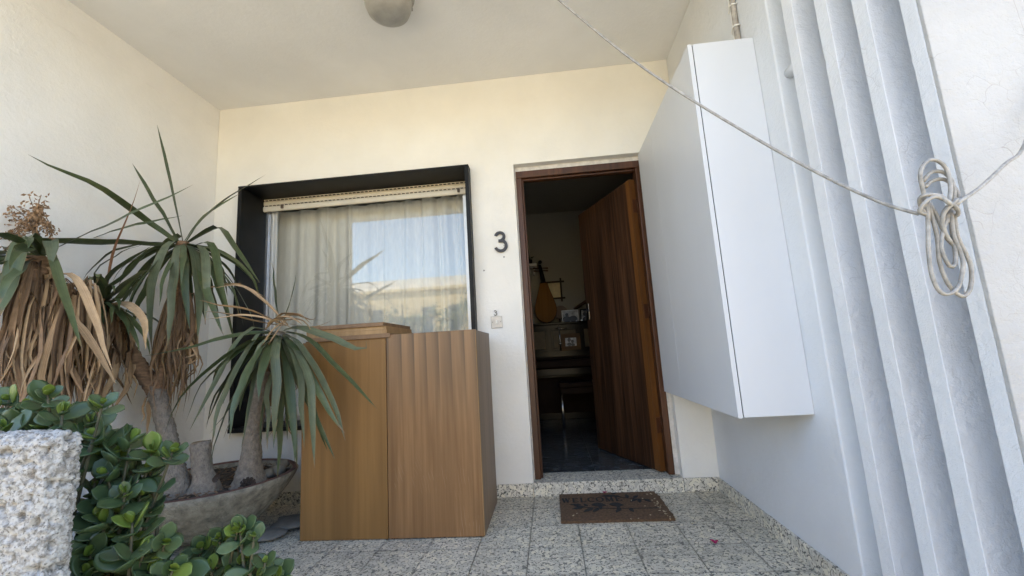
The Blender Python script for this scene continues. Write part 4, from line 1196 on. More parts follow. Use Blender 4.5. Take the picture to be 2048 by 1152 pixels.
for pts, w, mt, tw in (
    ([Bf(366, 487), Bf(352, 420, -.02), Bf(336, 350, -.03), Bf(314, 250, -.02)], .050, M_LEAF, .9),
    ([Bf(358, 487), Bf(325, 430, -.05), Bf(295, 380, -.10), Bf(264, 328, -.12)], .042, M_LEAF, .8),
    ([Bf(352, 482), Bf(300, 445, .0), Bf(200, 380, -.30), Bf(58, 307, -.52)], .040, M_LEAF, .85),
    ([Bf(372, 485), Bf(400, 445, -.02), Bf(450, 400, -.03), Bf(500, 370, -.02), Bf(531, 349, -.02)], .046, M_LEAF, .8),
    ([Bf(370, 482), Bf(400, 440, .06), Bf(440, 410, .1), Bf(480, 388, .12)], .036, M_LEAF, .8),
    ([Bf(378, 484), Bf(410, 465, -.06), Bf(440, 456, -.1), Bf(472, 500, -.14), Bf(520, 566, -.16)], .046, M_LEAF, .25),
    ([Bf(384, 495), Bf(412, 484, -.05), Bf(428, 500, -.08), Bf(440, 570, -.10), Bf(462, 645, -.12)], .042, M_LEAF, .3),
    ([Bf(362, 490), Bf(354, 500, -.09), Bf(346, 580, -.13), Bf(334, 700, -.13)], .046, M_LEAFG, .1),
    ([Bf(356, 488), Bf(338, 486, -.09), Bf(312, 540, -.16), Bf(301, 620, -.18), Bf(304, 700, -.18)], .055, M_LEAFG, .15),
    ([Bf(372, 490), Bf(384, 500, -.10), Bf(396, 560, -.15), Bf(396, 680, -.16)], .055, M_LEAFG, -.1),
    ([Bf(380, 492), Bf(396, 520, -.10), Bf(420, 600, -.15), Bf(448, 672, -.16)], .045, M_LEAF, .2),
    ([Bf(350, 490), Bf(270, 487, -.05), Bf(140, 482, -.36), Bf(-5, 478, -.62)], .050, M_LEAF, .65),
    ([Bf(352, 494), Bf(300, 500, -.10), Bf(240, 560, -.22), Bf(155, 600, -.32)], .040, M_LEAF, .4),
    ([Bf(356, 496), Bf(310, 530, -.08), Bf(270, 570, -.12), Bf(210, 640, -.15)], .048, M_LEAF, .3),
    ([Bf(378, 488), Bf(405, 500, -.1), Bf(412, 560, -.14), Bf(410, 650, -.15)], .045, M_LEAFG, .1),
    ([Bf(386, 500), Bf(420, 530, -.08), Bf(445, 600, -.10), Bf(470, 690, -.10)], .040, M_LEAF, .1),
    ([Bf(360, 470, .1), Bf(334, 490, .12), Bf(305, 560, .12), Bf(303, 600, .1)], .06, M_LEAF, .3),
    ([Bf(370, 488), Bf(368, 520, -.08), Bf(372, 600, -.12), Bf(378, 660, -.12)], .040, M_LEAF, .0)):
    leaf(yb_, pts, w * 1.0, mt, twist=tw)
fan(yb_, B0, 24, .44, .036, M_LEAF, el=(-45, 5), seed=14, droop=.9)
Sf = lambda px, py, dy=0: at(px, py, -.92 + dy)
for pts, w, mt, tw in (
    ([Sf(208, 606), Sf(230, 500), Sf(262, 420), Sf(282, 355)], .030, M_REDL, .6),
    ([Sf(206, 600), Sf(215, 560, -.04), Sf(255, 525, -.06), Sf(303, 492, -.05)], .042, M_LEAF, .5),
    ([Sf(204, 600), Sf(190, 555, -.04), Sf(160, 585, -.06), Sf(150, 600, -.06)], .042, M_LEAF, .3),
    ([Sf(206, 598), Sf(190, 545, .02), Sf(235, 510, .05), Sf(290, 485, .05)], .035, M_LEAF, .6),
    ([Sf(205, 604), Sf(178, 565, -.03), Sf(150, 605, -.04), Sf(160, 640, -.04)], .045, M_LEAF, .2),
    ([Sf(170, 480, .1), Sf(240, 460, .12), Sf(300, 445, .14), Sf(360, 431, .16)], .032, M_LEAF, .7),
    ([Sf(208, 610), Sf(240, 580, -.05), Sf(285, 545, -.07), Sf(306, 540, -.08)], .045, M_LEAFG, .3),
    ([Sf(205, 610), Sf(235, 600, -.05), Sf(270, 560, -.06), Sf(300, 548, -.05)], .04, M_LEAF, .4),
    ([Sf(210, 612), Sf(200, 640, -.06), Sf(190, 660, -.07), Sf(182, 665, -.07)], .035, M_LEAF, .2)):
    leaf(yb_, pts, w, mt, twist=tw)
fan(yb_, S0, 20, .34, .034, M_LEAF, el=(-25, 45), seed=15)
skirt(yb_, at(362, 590, YB), at(345, 650, YB), 85, .090, .018, 31, [M_DEAD, M_DEADL, M_DEAD], .26, .56)
skirt(yb_, at(365, 620, YB), at(350, 700, YB), 36, .10, .016, 32, [M_DEAD, M_DEADL], .16, .34)
skirt(yb_, S0 + Vector((0, 0, -.01)), at(250, 690, -.80), 48, .10, .022, 33, [M_DEAD, M_DEADL, M_DEAD], .20, .42)
for pts, w in (([Sf(205, 610), Sf(255, 612, -.07), Sf(285, 640, -.1), Sf(292, 700, -.1)], .045), ([Bf(300, 790, 0), Bf(290, 800, -.05), Bf(285, 850, -.05)], .02), ([Bf(305, 790, 0), Bf(298, 810, -.05), Bf(296, 870, -.04)], .02)):
    leaf(yb_, pts, w, M_DEADL, fold=.4)
for pts in ([Bf(420, 575), Bf(480, 570, -.05), Bf(540, 600, -.05)], ):
    leaf(yb_, pts, .02, M_DEADL, fold=.4)

# --- C: low crown leaning over the cabinet
YC = -.78
C0 = at(560, 668, YC); CB = at(500, 950, -.62); CB.z = SZ - .01
yc_ = thing('yucca', 'short yucca with drooping leaves hanging over the wooden cabinet', 'yucca', (CB.x, CB.y, SZ))
trunk(yc_, [CB, CB + Vector((0, 0, .08)), at(507, 860, -.64), at(528, 760, -.71), C0], [.092, .060, .046, .042, .041, .040, .039, .038, .037, .036], M_BARK, 11, seg=20)
Cf = lambda px, py, dy=0: at(px, py, YC + dy)
for pts, w, mt, tw in (
    ([Cf(566, 662), Cf(600, 655, -.05), Cf(655, 672, -.09), Cf(716, 699, -.10), Cf(735, 694, -.09), Cf(731, 679, -.08)], .052, M_LEAFG, .75),
    ([Cf(570, 664), Cf(610, 676, -.07), Cf(672, 733, -.10), Cf(755, 820, -.10)], .044, M_LEAF, .35),
    ([Cf(568, 668), Cf(600, 690, -.10), Cf(648, 765, -.14), Cf(693, 884, -.13)], .046, M_LEAFG, .2),
    ([Cf(566, 670), Cf(590, 700, -.12), Cf(640, 790, -.16), Cf(690, 870, -.16)], .046, M_LEAF, .25),
    ([Cf(562, 672), Cf(580, 720, -.10), Cf(615, 810, -.14), Cf(672, 915, -.13)], .044, M_LEAF, .1),
    ([Cf(564, 670), Cf(585, 705, -.14), Cf(600, 760, -.18), Cf(609, 896, -.18)], .034, M_LEAFG, .0),
    ([Cf(566, 672), Cf(600, 715, -.15), Cf(620, 780, -.20), Cf(628, 938, -.20)], .044, M_LEAFG, .0),
    ([Cf(558, 672), Cf(552, 692, -.15), Cf(552, 780, -.20), Cf(549, 896, -.20)], .042, M_LEAFG, .0),
    ([Cf(554, 672), Cf(530, 700, -.13), Cf(503, 780, -.17), Cf(484, 892, -.17)], .038, M_LEAFG, -.1),
    ([Cf(550, 668), Cf(510, 655, -.10), Cf(470, 690, -.16), Cf(430, 770, -.20), Cf(378, 862, -.21)], .052, M_LEAFG, -.25),
    ([Cf(552, 668), Cf(515, 668, -.12), Cf(480, 730, -.18), Cf(440, 810, -.20), Cf(418, 895, -.20)], .048, M_LEAFG, -.2),
    ([Cf(550, 666), Cf(490, 668, -.05), Cf(400, 690, -.10), Cf(286, 712, -.14)], .036, M_LEAF, -.6),
    ([Cf(560, 650), Cf(552, 610, .02), Cf(548, 570, .02), Cf(547, 520, .02)], .030, M_LEAF, .7),
    ([Cf(566, 650), Cf(578, 610, .0), Cf(588, 575, .0), Cf(596, 540, .0)], .026, M_LEAF, .7),
    ([Cf(560, 674), Cf(570, 740, -.06), Cf(585, 830, -.08), Cf(594, 940, -.07)], .044, M_LEAF, .0),
    ([Cf(562, 674), Cf(595, 740, -.08), Cf(630, 830, -.10), Cf(655, 905, -.10)], .044, M_LEAF, .1),
    ([Cf(556, 674), Cf(545, 740, -.04), Cf(525, 830, -.06), Cf(520, 900, -.06)], .042, M_LEAF, .0),
    ([Cf(552, 672), Cf(515, 720, -.05), Cf(470, 800, -.08), Cf(425, 870, -.08)], .040, M_LEAF, -.2),
    ([Cf(552, 672), Cf(500, 700, .0), Cf(450, 770, .02), Cf(412, 850, .02)], .042, M_LEAF, -.2),
    ([Cf(556, 674), Cf(540, 760, -.10), Cf(536, 840, -.10), Cf(534, 900, -.09)], .030, M_LEAFG, .0),
    ([Cf(560, 674), Cf(560, 760, -.05), Cf(558, 860, -.04), Cf(555, 960, -.02)], .036, M_LEAF, .0),
    ([Cf(558, 672), Cf(520, 690, -.16), Cf(480, 790, -.2), Cf(447, 880, -.2)], .026, M_LEAFG, -.1)):
    leaf(yc_, pts, w * .98, mt, twist=tw)
fan(yc_, C0, 12, .46, .042, M_LEAF, el=(-60, -10), seed=24, droop=1.0, frange=(150, 345))
for pts, w in (
    ([Cf(575, 650, -.02), Cf(525, 600, -.02), Cf(478, 571, -.02), Cf(425, 577, -.02)], .020), ([Cf(570, 650), Cf(500, 622, -.04), Cf(440, 610, -.05), Cf(395, 600, -.05)], .020),
    ([Cf(566, 652), Cf(500, 640, -.05), Cf(450, 628, -.06), Cf(405, 622, -.06)], .018), ([Cf(572, 652), Cf(510, 632, -.06), Cf(450, 634, -.07), Cf(412, 640, -.06)], .016),
    ([Cf(555, 640, -.03), Cf(590, 630, -.05), Cf(622, 640, -.05), Cf(634, 634, -.05)], .026), ([Cf(560, 640, -.04), Cf(600, 640, -.07), Cf(618, 655, -.07), Cf(622, 672, -.06)], .018),
    ([Cf(540, 650, -.03), Cf(565, 628, -.05), Cf(600, 630, -.06), Cf(622, 650, -.05)], .022), ([Cf(535, 652, -.05), Cf(555, 635, -.08), Cf(585, 636, -.08), Cf(605, 650, -.07)], .020),
    ([Cf(575, 640, -.04), Cf(545, 660, -.10), Cf(520, 700, -.12), Cf(495, 745, -.12), Cf(478, 790, -.11)], .016), ([Cf(570, 645, -.04), Cf(550, 670, -.12), Cf(525, 720, -.14), Cf(508, 770, -.13)], .014),
    ([Cf(530, 660, -.05), Cf(550, 642, -.09), Cf(575, 650, -.10), Cf(590, 660, -.08)], .018), ([Cf(580, 648), Cf(620, 655, -.02), Cf(640, 650, -.02), Cf(664, 641, -.02)], .008)):
    leaf(yc_, pts, w, M_DEADL, fold=.5)
skirt(yc_, C0 + Vector((0, .0, -.06)), C0 + Vector((-.01, .02, -.26)), 20, .06, .022, 41, [M_DEAD, M_DEADL], .16, .34)

# --- stump
P0 = at(408, 975, -.71); P0.z = SZ - .01; P1 = at(401, 884, -.71)
sp = thing('tree_stump', 'pale sawn-off yucca stump in the middle of the bowl', 'stump', (P0.x, P0.y, SZ))
m = MB(); C = bez([P0, P0 + Vector((0, 0, .05)), P1.lerp(P0, .4), P1], 16); m.tube(C, [.094 - .048 * min(1, i / 6) ** .6 for i in range(17)], 20)
for i in range(17):
    for j in range(20):
        v_ = m.v[i * 20 + j]; m.v[i * 20 + j] = C[i] + (v_ - C[i]) * (1 + .12 * noise.noise(v_ * 22) + .06 * noise.noise(v_ * 60))
m.build('trunk', M_BARK, sp, smooth=True)
MB().lathe((P1.x, P1.y, P1.z + .0005), [(.001, .002), (.030, .002), (.040, .001), (.043, -.002)], 20, wob=lambda a, h: .1 * math.sin(3 * a)).build('cut_face', simple('sawn_wood', (.20, .15, .095), .9, var=.4, vscale=60, bs=120), sp)
c = at(431, 957, -.785)
MB().lathe((c.x, c.y + .004, c.z), [(.001, .006), (.012, .004), (.02, .0)], 12, 'y', wob=lambda a, h: .3 * math.sin(a * 2)).build('rot_hole', M_SLOT, sp)

# ================================================================== roughcast wall stub
def rough_block(x0, x1, y0, y1, z0, z1, step, r):
    m = MB(); cache = {}
    nx, ny, nz = [max(2, int(round(d / step))) for d in (x1 - x0, y1 - y0, z1 - z0)]
    lo = Vector((x0 + r, y0 + r, z0 + r)); hi = Vector((x1 - r, y1 - r, z1 - r))
    def vert(i, j, k):
        key = (i, j, k)
        if key in cache: return cache[key]
        p = Vector((x0 + (x1 - x0) * i / nx, y0 + (y1 - y0) * j / ny, z0 + (z1 - z0) * k / nz))
        c = Vector([min(max(p[a], lo[a]), hi[a]) for a in range(3)])
        d = (p - c).normalized() if (p - c).length > 1e-9 else Vector((0, 0, 1))
        vd = noise.voronoi(p * 125)[0]
        h = (.55 - vd[0]) * .0075 + .0035 * noise.noise(p * 42) + .003 * noise.noise(p * 11) + .0028 * noise.noise(p * 150)
        pit = noise.noise(p * 46 + Vector((5, 5, 5)))
        if pit > .18: h -= (pit - .18) * .045
        cache[key] = len(m.v); m.v.append(c + d * (r + h))
        return cache[key]
    for i in range(nx):
        for k in range(nz): m.f.append((vert(i, 0, k), vert(i + 1, 0, k), vert(i + 1, 0, k + 1), vert(i, 0, k + 1)))
    for j in range(ny):
        for k in range(nz): m.f.append((vert(nx, j, k), vert(nx, j + 1, k), vert(nx, j + 1, k + 1), vert(nx, j, k + 1)))
    for i in range(nx):
        for j in range(ny): m.f.append((vert(i, j, nz), vert(i + 1, j, nz), vert(i + 1, j + 1, nz), vert(i, j + 1, nz)))
    for j in range(ny):
        for k in range(nz): m.f.append((vert(0, j, k), vert(0, j, k + 1), vert(0, j + 1, k + 1), vert(0, j + 1, k)))
    for i in range(nx):
        for k in range(nz): m.f.append((vert(i, ny, k), vert(i, ny, k + 1), vert(i + 1, ny, k + 1), vert(i + 1, ny, k)))
    return m
blk = rough_block(-1.62, at(166, 950, -1.93).x, -2.0, -1.925, -.028, .808, .0034, .030).build('garden_wall', M_ROUGH, smooth=True, fix=False)
tag(blk, 'low wall end of rough white pebbly render in the foreground', 'wall')

# ================================================================== jade plants
def jade_leaf_mesh():
    m = MB(); n, k = 8, 6
    m.uv = []
    # length 1 along +Y, obovate, thick, slightly cupped
    for side in (1, -1):
        for i in range(n + 1):
            t = i / n
            w = .33 * (math.sin(math.pi * min(1, t ** .8 * .5 + 0) ) if False else (math.sin(math.pi * (t ** 1.35)) ** .62 if 0 < t < 1 else 0)) + .03 * (1 - t)
            th = .055 * (math.sin(math.pi * (.12 + .84 * t)) ** .6)
            for j in range(k + 1):
                u = -1 + 2 * j / k
                z = .10 * (u * u) * w / .33 * .8 + .16 * t * t * .6 + side * th * (1 - u * u) ** .5
                m.v.append(Vector((u * w, t, z))); m.uv.append(((u + 1) / 2, t))
    base = (n + 1) * (k + 1)
    for i in range(n):
        for j in range(k):
            a = i * (k + 1) + j
            m.f.append((a, a + 1, a + k + 2, a + k + 1))
            m.f.append((base + a, base + a + k + 1, base + a + k + 2, base + a + 1))
    return m
_jl = jade_leaf_mesh()
def _mk(mat):
    me = bpy.data.meshes.new('jade_leaf')
    me.from_pydata(_jl.v, [], _jl.f)
    ul = me.uv_layers.new(name='UVMap')
    for lp_ in me.loops: ul.data[lp_.index].uv = _jl.uv[lp_.vertex_index]
    b = bmesh.new(); b.from_mesh(me); bmesh.ops.remove_doubles(b, verts=b.verts, dist=.0008); bmesh.ops.recalc_face_normals(b, faces=b.faces); b.to_mesh(me); b.free()
    for p_ in me.polygons: p_.use_smooth = True
    me.materials.append(mat)
    return me
JM = [_mk(M_JADE), _mk(M_JADEN)]
def jade(name_label, base, tips, seed, size=.070, cap=295):
    base = Vector(base)
    t_ = thing('jade_plant', name_label, 'succulent', tuple(base), 'jade plants beside the garden wall')
    rs = random.Random(seed); cnt = 0
    for tip in tips:
        tip = Vector(tip)
        root = base + Vector((rs.gauss(0, .05), rs.gauss(0, .04), 0))
        mid = root.lerp(tip, .55) + Vector((rs.gauss(0, .02), rs.gauss(0, .02), -.03))
        C = bez([root, mid, tip], 14)
        MB().tube(C, [.008 - .005 * i / 14 for i in range(15)], 7).build('stem', M_JSTEM, t_, smooth=True)
        d = ((C[-1] - C[-3]).normalized() * .55 + Vector((rs.gauss(.30, .35), rs.gauss(-.55, .3), rs.gauss(.25, .2)))).normalized()
        e = d.cross(Vector((rs.gauss(0, 1), rs.gauss(0, 1), .2))).normalized(); f = d.cross(e)
        pairs = rs.choice((3, 4, 4, 5))
        for k in range(pairs):
            off = -.015 * k ** 1.15
            c = C[-1] + d * off
            open_ = (.35, .70, 1.02, 1.22, 1.35, 1.5)[k]
            for sgn in (1, -1):
                if cnt >= cap: break
                a = (e if k % 2 == 0 else f) * sgn
                a = (a + Vector((rs.gauss(0, .18), rs.gauss(0, .18), rs.gauss(0, .12)))).normalized()
                Y = (d * math.cos(open_) + a * math.sin(open_)).normalized()
                Zv = (d - Y * d.dot(Y)); Zv = Zv.normalized() if Zv.length > .05 else Vector((0, 0, 1))
                X = Y.cross(Zv)
                s = size * ((.45, .75, .95, 1.05, 1.0, .95)[k]) * rs.uniform(.65, 1.22)
                o = bpy.data.objects.new('leaf', JM[1] if k == 0 or (k == 1 and rs.random() < .35) else JM[0])
                COL.objects.link(o); o.parent = t_
                p_ = c - base
                o.matrix_local = Matrix(((X.x * s, Y.x * s, Zv.x * s, p_.x), (X.y * s, Y.y * s, Zv.y * s, p_.y), (X.z * s, Y.z * s, Zv.z * s, p_.z), (0, 0, 0, 1)))
                cnt += 1
        for k in range(rs.choice((1, 2, 2))):
            c = C[rs.randint(6, 12)]
            for sgn in (1, -1):
                if cnt >= cap: break
                Y = Vector((sgn * rs.uniform(.3, 1), rs.uniform(-.9, .3), rs.uniform(-.2, .5))).normalized()
                Zv = Vector((rs.gauss(.1, .3), -.6, .8)); Zv = (Zv - Y * Zv.dot(Y)).normalized(); X = Y.cross(Zv); s = size * rs.uniform(.8, 1.15)
                o = bpy.data.objects.new('leaf', JM[0]); COL.objects.link(o); o.parent = t_; p_ = c - base
                o.matrix_local = Matrix(((X.x * s, Y.x * s, Zv.x * s, p_.x), (X.y * s, Y.y * s, Zv.y * s, p_.y), (X.z * s, Y.z * s, Zv.z * s, p_.z), (0, 0, 0, 1)))
                cnt += 1
    return t_
rs = random.Random(2)
JZ = .17
def tips_from(pix, y, jitter=.05, extra=0):
    out = []
    for (px, py) in pix:
        out.append(at(px, py, y + rs.uniform(-jitter, jitter)))
    for k in range(extra):
        px, py = rs.choice(pix)
        out.append(at(px + rs.gauss(0, 22), py + rs.gauss(10, 22), y + rs.uniform(.0, jitter * 3)))
    return out
def scatter(x0, x1, y0, y1, n):
    return [(rs.uniform(x0, x1), rs.uniform(y0, y1)) for _ in range(n)]
jade('jade plant rising behind the top of the rough garden wall', (-1.52, -1.68, JZ),
     tips_from([(18, 800), (60, 812), (95, 790), (125, 822), (40, 842), (88, 850), (135, 858), (205, 808), (178, 845), (150, 862), (-20, 820), (10, 855), (190, 870), (110, 880)], -1.70, .05, 6), 5, size=.072)
jade('upper jade plant beside the garden wall in front of the forked trunk', (-1.24, -1.66, JZ),
     tips_from([(232, 905), (262, 880), (305, 900), (345, 905), (200, 905), (215, 945), (262, 935), (300, 935), (250, 985), (280, 990), (190, 975), (210, 1005), (240, 1025)], -1.68, .06, 0), 6, size=.077)
jade('low jade plant crowding the foot of the garden wall', (-1.16, -1.72, JZ),
     tips_from([(205, 1035), (235, 1060), (265, 1045), (185, 1070), (180, 1110), (215, 1100), (255, 1095), (290, 1100), (330, 1085), (210, 1140), (250, 1140), (300, 1140), (170, 1150), (345, 1140)], -1.74, .05, 1), 16, size=.080)
jade('jade plant reaching towards the foot of the wooden cabinet', (-.98, -1.62, JZ),
     tips_from([(440, 1075), (475, 1062), (508, 1072), (405, 1095), (450, 1110), (490, 1118), (530, 1125), (365, 1125), (420, 1135), (395, 1150), (465, 1150), (515, 1150), (548, 1150)], -1.63, .05, 8), 7, size=.060)
tr = thing('planter_trough', 'long concrete trough the jade plants grow in', 'planter', (-1.3, -1.66, 0))
m = MB(); tx0, tx1, ty0, ty1, tz = -1.95, -.86, -1.845, -1.50, .18
m.box((tx0, ty0, 0), (tx1, ty0 + .03, tz)); m.box((tx0, ty1 - .03, 0), (tx1, ty1, tz)); m.box((tx0, ty0 + .03, 0), (tx0 + .03, ty1 - .03, tz)); m.box((tx1 - .03, ty0 + .03, 0), (tx1, ty1 - .03, tz))
m.build('walls', M_BOWL, tr)
MB().box((tx0 + .03, ty0 + .03, .01), (tx1 - .03, ty1 - .03, JZ)).build('soil', M_SOIL, tr)

# ================================================================== things in the room
pn = thing('upright_piano', 'black upright piano with framed panels against the room wall', 'piano', (.3, 2.55, .0835))
px0, px1, pf = -.62, 1.0, 2.36
box('case', (px0, pf + .03, .0845), (px1, 2.93, 1.222), M_PIANO, pn, .004)
box('top_lid', (px0 - .02, pf - .01, 1.223), (px1 + .02, 2.94, 1.250), M_PIANO, pn, .006)
box('key_bed', (px0, pf - .26, .62), (px1, pf + .029, .70), M_PIANO, pn, .006)
box('key_lid', (px0 + .05, pf - .24, .701), (px1 - .05, pf + .029, .80), M_WALNUT, pn, .02)
box('moulding', (px0, pf + .005, .80), (px1, pf + .029, .83), M_WALNUT, pn, .006)
box('lower_panel', (px0 + .08, pf + .012, .16), (px1 - .08, pf + .029, .58), M_WALNUT, pn, .006)
for x0 in (-.36, .02, .40):
    f = MB(); w, z0, z1 = .34, .90, 1.18
    f.box((x0, pf + .012, z0), (x0 + w, pf + .029, z0 + .03)); f.box((x0, pf + .012, z1 - .03), (x0 + w, pf + .029, z1)); f.box((x0, pf + .0121, z0 + .03), (x0 + .03, pf + .029, z1 - .03)); f.box((x0 + w - .03, pf + .0121, z0 + .03), (x0 + w, pf + .029, z1 - .03))
    fo = f.build('panel_moulding', M_PIANO, pn, bevel=.004)
    box('gilt_panel', (x0 + .031, pf + .021, z0 + .031), (x0 + w - .031, pf + .0295, z1 - .031), M_GILT, fo, 0)
for x in (px0 + .06, px1 - .06):
    MB().tube([(x, pf - .22, .0845), (x, pf - .22, .30), (x, pf - .22, .619)], [.035, .028, .042], 12).build('leg', M_PIANO, pn, smooth=True)
sc_ = thing('candle_bracket', 'silvery candle bracket fixed on the piano front', 'candle bracket', (.12, pf, .95))
MB().tube([(.085, pf + .01, 1.17), (.115, pf - .04, 1.17), (.16, pf - .05, 1.168), (.22, pf - .04, 1.17)], .007, 8).build('arm', M_CHROME, sc_, smooth=True)
MB().tube([(.125, pf - .055, 1.20), (.13, pf - .055, .90)], .008, 8).build('rod', M_CHROME, sc_, smooth=True)
for z in (1.165, .985): MB().lathe((.128, pf - .055, z), [(.001, -.006), (.022, -.006), (.022, .006), (.001, .006)], 14).build('drip_ring', M_CHROME, sc_, smooth=True)

def frame(x, y, z, w, h, fw_, fmat, label, cat, inner, tilt=.10, figures=()):
    """small picture standing on something, leaning back; z is its foot"""
    t = thing('photo_frame', label, cat, (x, y, z))
    up = Vector((0, math.sin(tilt), math.cos(tilt))); o = Vector((x - w / 2, y, z)); nn = Vector((0, -math.cos(tilt), math.sin(tilt)))
    m = MB()
    m.obox(o, (w, 0, 0), up * fw_, -nn * .012); m.obox(o + up * (h - fw_), (w, 0, 0), up * fw_, -nn * .012)
    m.obox(o + up * fw_, (fw_, 0, 0), up * (h - 2 * fw_), -nn * .012); m.obox(o + up * fw_ + Vector((w - fw_, 0, 0)), (fw_, 0, 0), up * (h - 2 * fw_), -nn * .012)
    m.build('frame', fmat, t, bevel=.002)
    MB().obox(o + up * fw_ + Vector((fw_, 0, 0)) - nn * .004, (w - 2 * fw_, 0, 0), up * (h - 2 * fw_), -nn * .004).build('print', inner, t)
    m = MB()
    for (u, v_, r_, q) in figures:
        c = o + Vector((u * w, 0, 0)) + up * (v_ * h) - nn * .0032; k = 18
        m.add([c + Vector((math.cos(6.283 * i / k) * r_ * w, 0, 0)) + up * math.sin(6.283 * i / k) * r_ * w * q for i in range(k)], [tuple(range(k))])
    if figures: m.build('figure_print', M_PHOTOD, t, fix=False)
    return t
frame(at(1141, 640, 2.62).x, 2.60, 1.252, .215, .165, .010, M_IVORY, 'black and white photo in a thin pale frame on the piano', 'photo', M_PHOTOL, .12, ((.30, .62, .10, 1.2), (.28, .28, .24, .8), (.66, .30, .26, .7)))
frame(at(1170, 640, 2.62).x + .02, 2.63, 1.252, .15, .17, .016, M_PIANO, 'dark framed photo at the door end of the piano top', 'photo', M_PHOTOL, .12, ((.4, .6, .16, 1.2), (.62, .45, .2, 1.2), (.5, .2, .3, .8)))
fp = at(1143, 690, pf - .10)
frame(fp.x, pf - .02, .90, .235, .20, .050, simple('tan_mount', (.13, .078, .040), .7, spec=.1), 'small couple photo in a wide tan mount on the piano front', 'photo', M_PHOTOL, .06, ((.42, .62, .09, 1.2), (.58, .52, .08, 1.2), (.42, .36, .12, .8), (.6, .32, .1, .8)))
# glass trinket
tag(stone((at(1163, 633, 2.55).x, 2.52, 1.262), .016, (1, .9), 71).build('trinket', simple('bright_metal', (.8, .8, .76), .15, 1.0)), 'tiny bright trinket in front of the dark framed photo', 'ornament')

# lute
LY = 2.70
def lp_(px, py, dy=0): return at(px, py, LY + dy)
b0 = lp_(1094, 645); tpn = lp_(1087, 566)
lute = thing('lute', 'pear-shaped wooden lute leaning on top of the piano', 'lute', (b0.x, LY, 1.252))
prof = [(0, .02), (.02, .34), (.07, .62), (.16, .88), (.28, 1.0), (.42, .97), (.58, .80), (.74, .60), (.90, .42), (1.0, .34)]
ax = (tpn - b0); sidev = Vector((1, 0, 0)); sidev = (sidev - ax.normalized() * sidev.dot(ax.normalized())).normalized()
HWID = .142
outl = [b0 + ax * t + sidev * HWID * w for t, w in prof] + [b0 + ax * t - sidev * HWID * w for t, w in reversed(prof)]
n = len(outl)
nb = Vector((0, 1, 0))
MB().add(outl + [p_ + nb * .012 for p_ in outl], [tuple(range(n)), tuple(range(n, 2 * n))[::-1]] + [(i, (i + 1) % n, n + (i + 1) % n, n + i) for i in range(n)]).build('soundboard', M_LUTE, lute)
m = MB(); m.v = []
for s_, d_ in ((1.04, .013), (1.05, .03), (.8, .07), (.4, .09)):
    m.v += [b0 + ax * (.42 + (((p_ - b0).dot(ax) / ax.dot(ax)) - .42) * s_) + sidev * ((p_ - b0).dot(sidev)) * s_ + nb * d_ for p_ in outl]
for r_ in range(3):
    for i in range(n): m.f.append((r_ * n + i, r_ * n + (i + 1) % n, (r_ + 1) * n + (i + 1) % n, (r_ + 1) * n + i))
m.f.append(tuple(3 * n + i for i in range(n))); m.f.append(tuple(range(n))[::-1])
m.build('back_shell', M_WALNUT, lute)
hd = lp_(1080, 524)
MB().tube([tpn + nb * .008, lp_(1083, 545, .0) + nb * .008, lp_(1079, 530) + nb * .008], [.034, .026, .020], 12).build('neck', M_PIANO, lute, smooth=True)
hb = MB().lathe((hd.x, LY + .008, hd.z), [(.001, -.012), (.022, -.012), (.026, 0), (.022, .012), (.001, .012)], 14, 'y').build('head', M_PIANO, lute)
for px, py, s_ in ((1066, 537, -1), (1096, 536, 1), (1067, 542, -1), (1096, 541, 1)):
    e = lp_(px, py); c = lp_(1082, py)
    MB().tube([c + nb * .008, c.lerp(e, .5) + nb * .008, e + nb * .008], [.006, .009, .012], 8).build('tuning_peg', M_FRAME, lute, smooth=True)
br = b0 + ax * .13
MB().box((br.x - .045, LY - .012, br.z - .006), (br.x + .045, LY - .001, br.z + .006)).build('bridge', M_LUTE, lute, bevel=.003)

# picture with crossed corners on the wall
def wp(px, py): return at(px, py, 2.93)
a_, b_2 = wp(1092, 598), wp(1121, 563)
wpic = thing('wall_picture', 'wall picture in a dark frame with crossed corners behind the lute', 'picture', ((a_.x + b_2.x) / 2, 2.94, a_.z))
bw_ = .024
for z in (a_.z, b_2.z): box('rail', (a_.x - .05, 2.925, z - bw_ / 2), (b_2.x + .05, 2.944, z + bw_ / 2), M_SLOT, wpic, .002)
for x in (a_.x, b_2.x): box('stile', (x - bw_ / 2, 2.921, a_.z - .05), (x + bw_ / 2, 2.9245, b_2.z + .05), M_SLOT, wpic, .001)
box('print', (a_.x + .01, 2.945, a_.z + .01), (b_2.x - .01, 2.949, b_2.z - .01), M_PAPER, wpic, 0)
# handrail of the stair
h0, h1 = at(1148, 619, 2.80), at(1200, 583, 2.80)
hr = thing('stair_rail', 'reddish stair handrail slanting up the room wall', 'handrail', (h0.x, 2.8, 1.25))
MB().tube([h0, h1], .022, 10).build('rail', M_FRAME, hr, smooth=True)
MB().tube([h0 + (h1 - h0) * .3, h0 + (h1 - h0) * .3 + Vector((0, .148, -.02))], .008, 8).build('bracket', M_CHROME, hr)
# red cloth / fan behind photos
fc = at(1121, 620, 2.80)
tag(MB().lathe((fc.x, 2.80, fc.z - .03), [(.001, -.004), (.085, 0), (.092, .006), (.001, .012)], 30, 'y').build('round_fan', simple('faded_rattan', (.17, .12, .09), .7)), 'round woven fan propped behind the photos', 'fan')
MB().tube([(fc.x - .02, 2.81, 1.252), (fc.x - .02, 2.81, fc.z - .08)], .008, 8).build('fan_stand', M_WALNUT)
tag(bpy.data.objects['fan_stand'], 'thin dark stick holding up the round fan', 'stand')
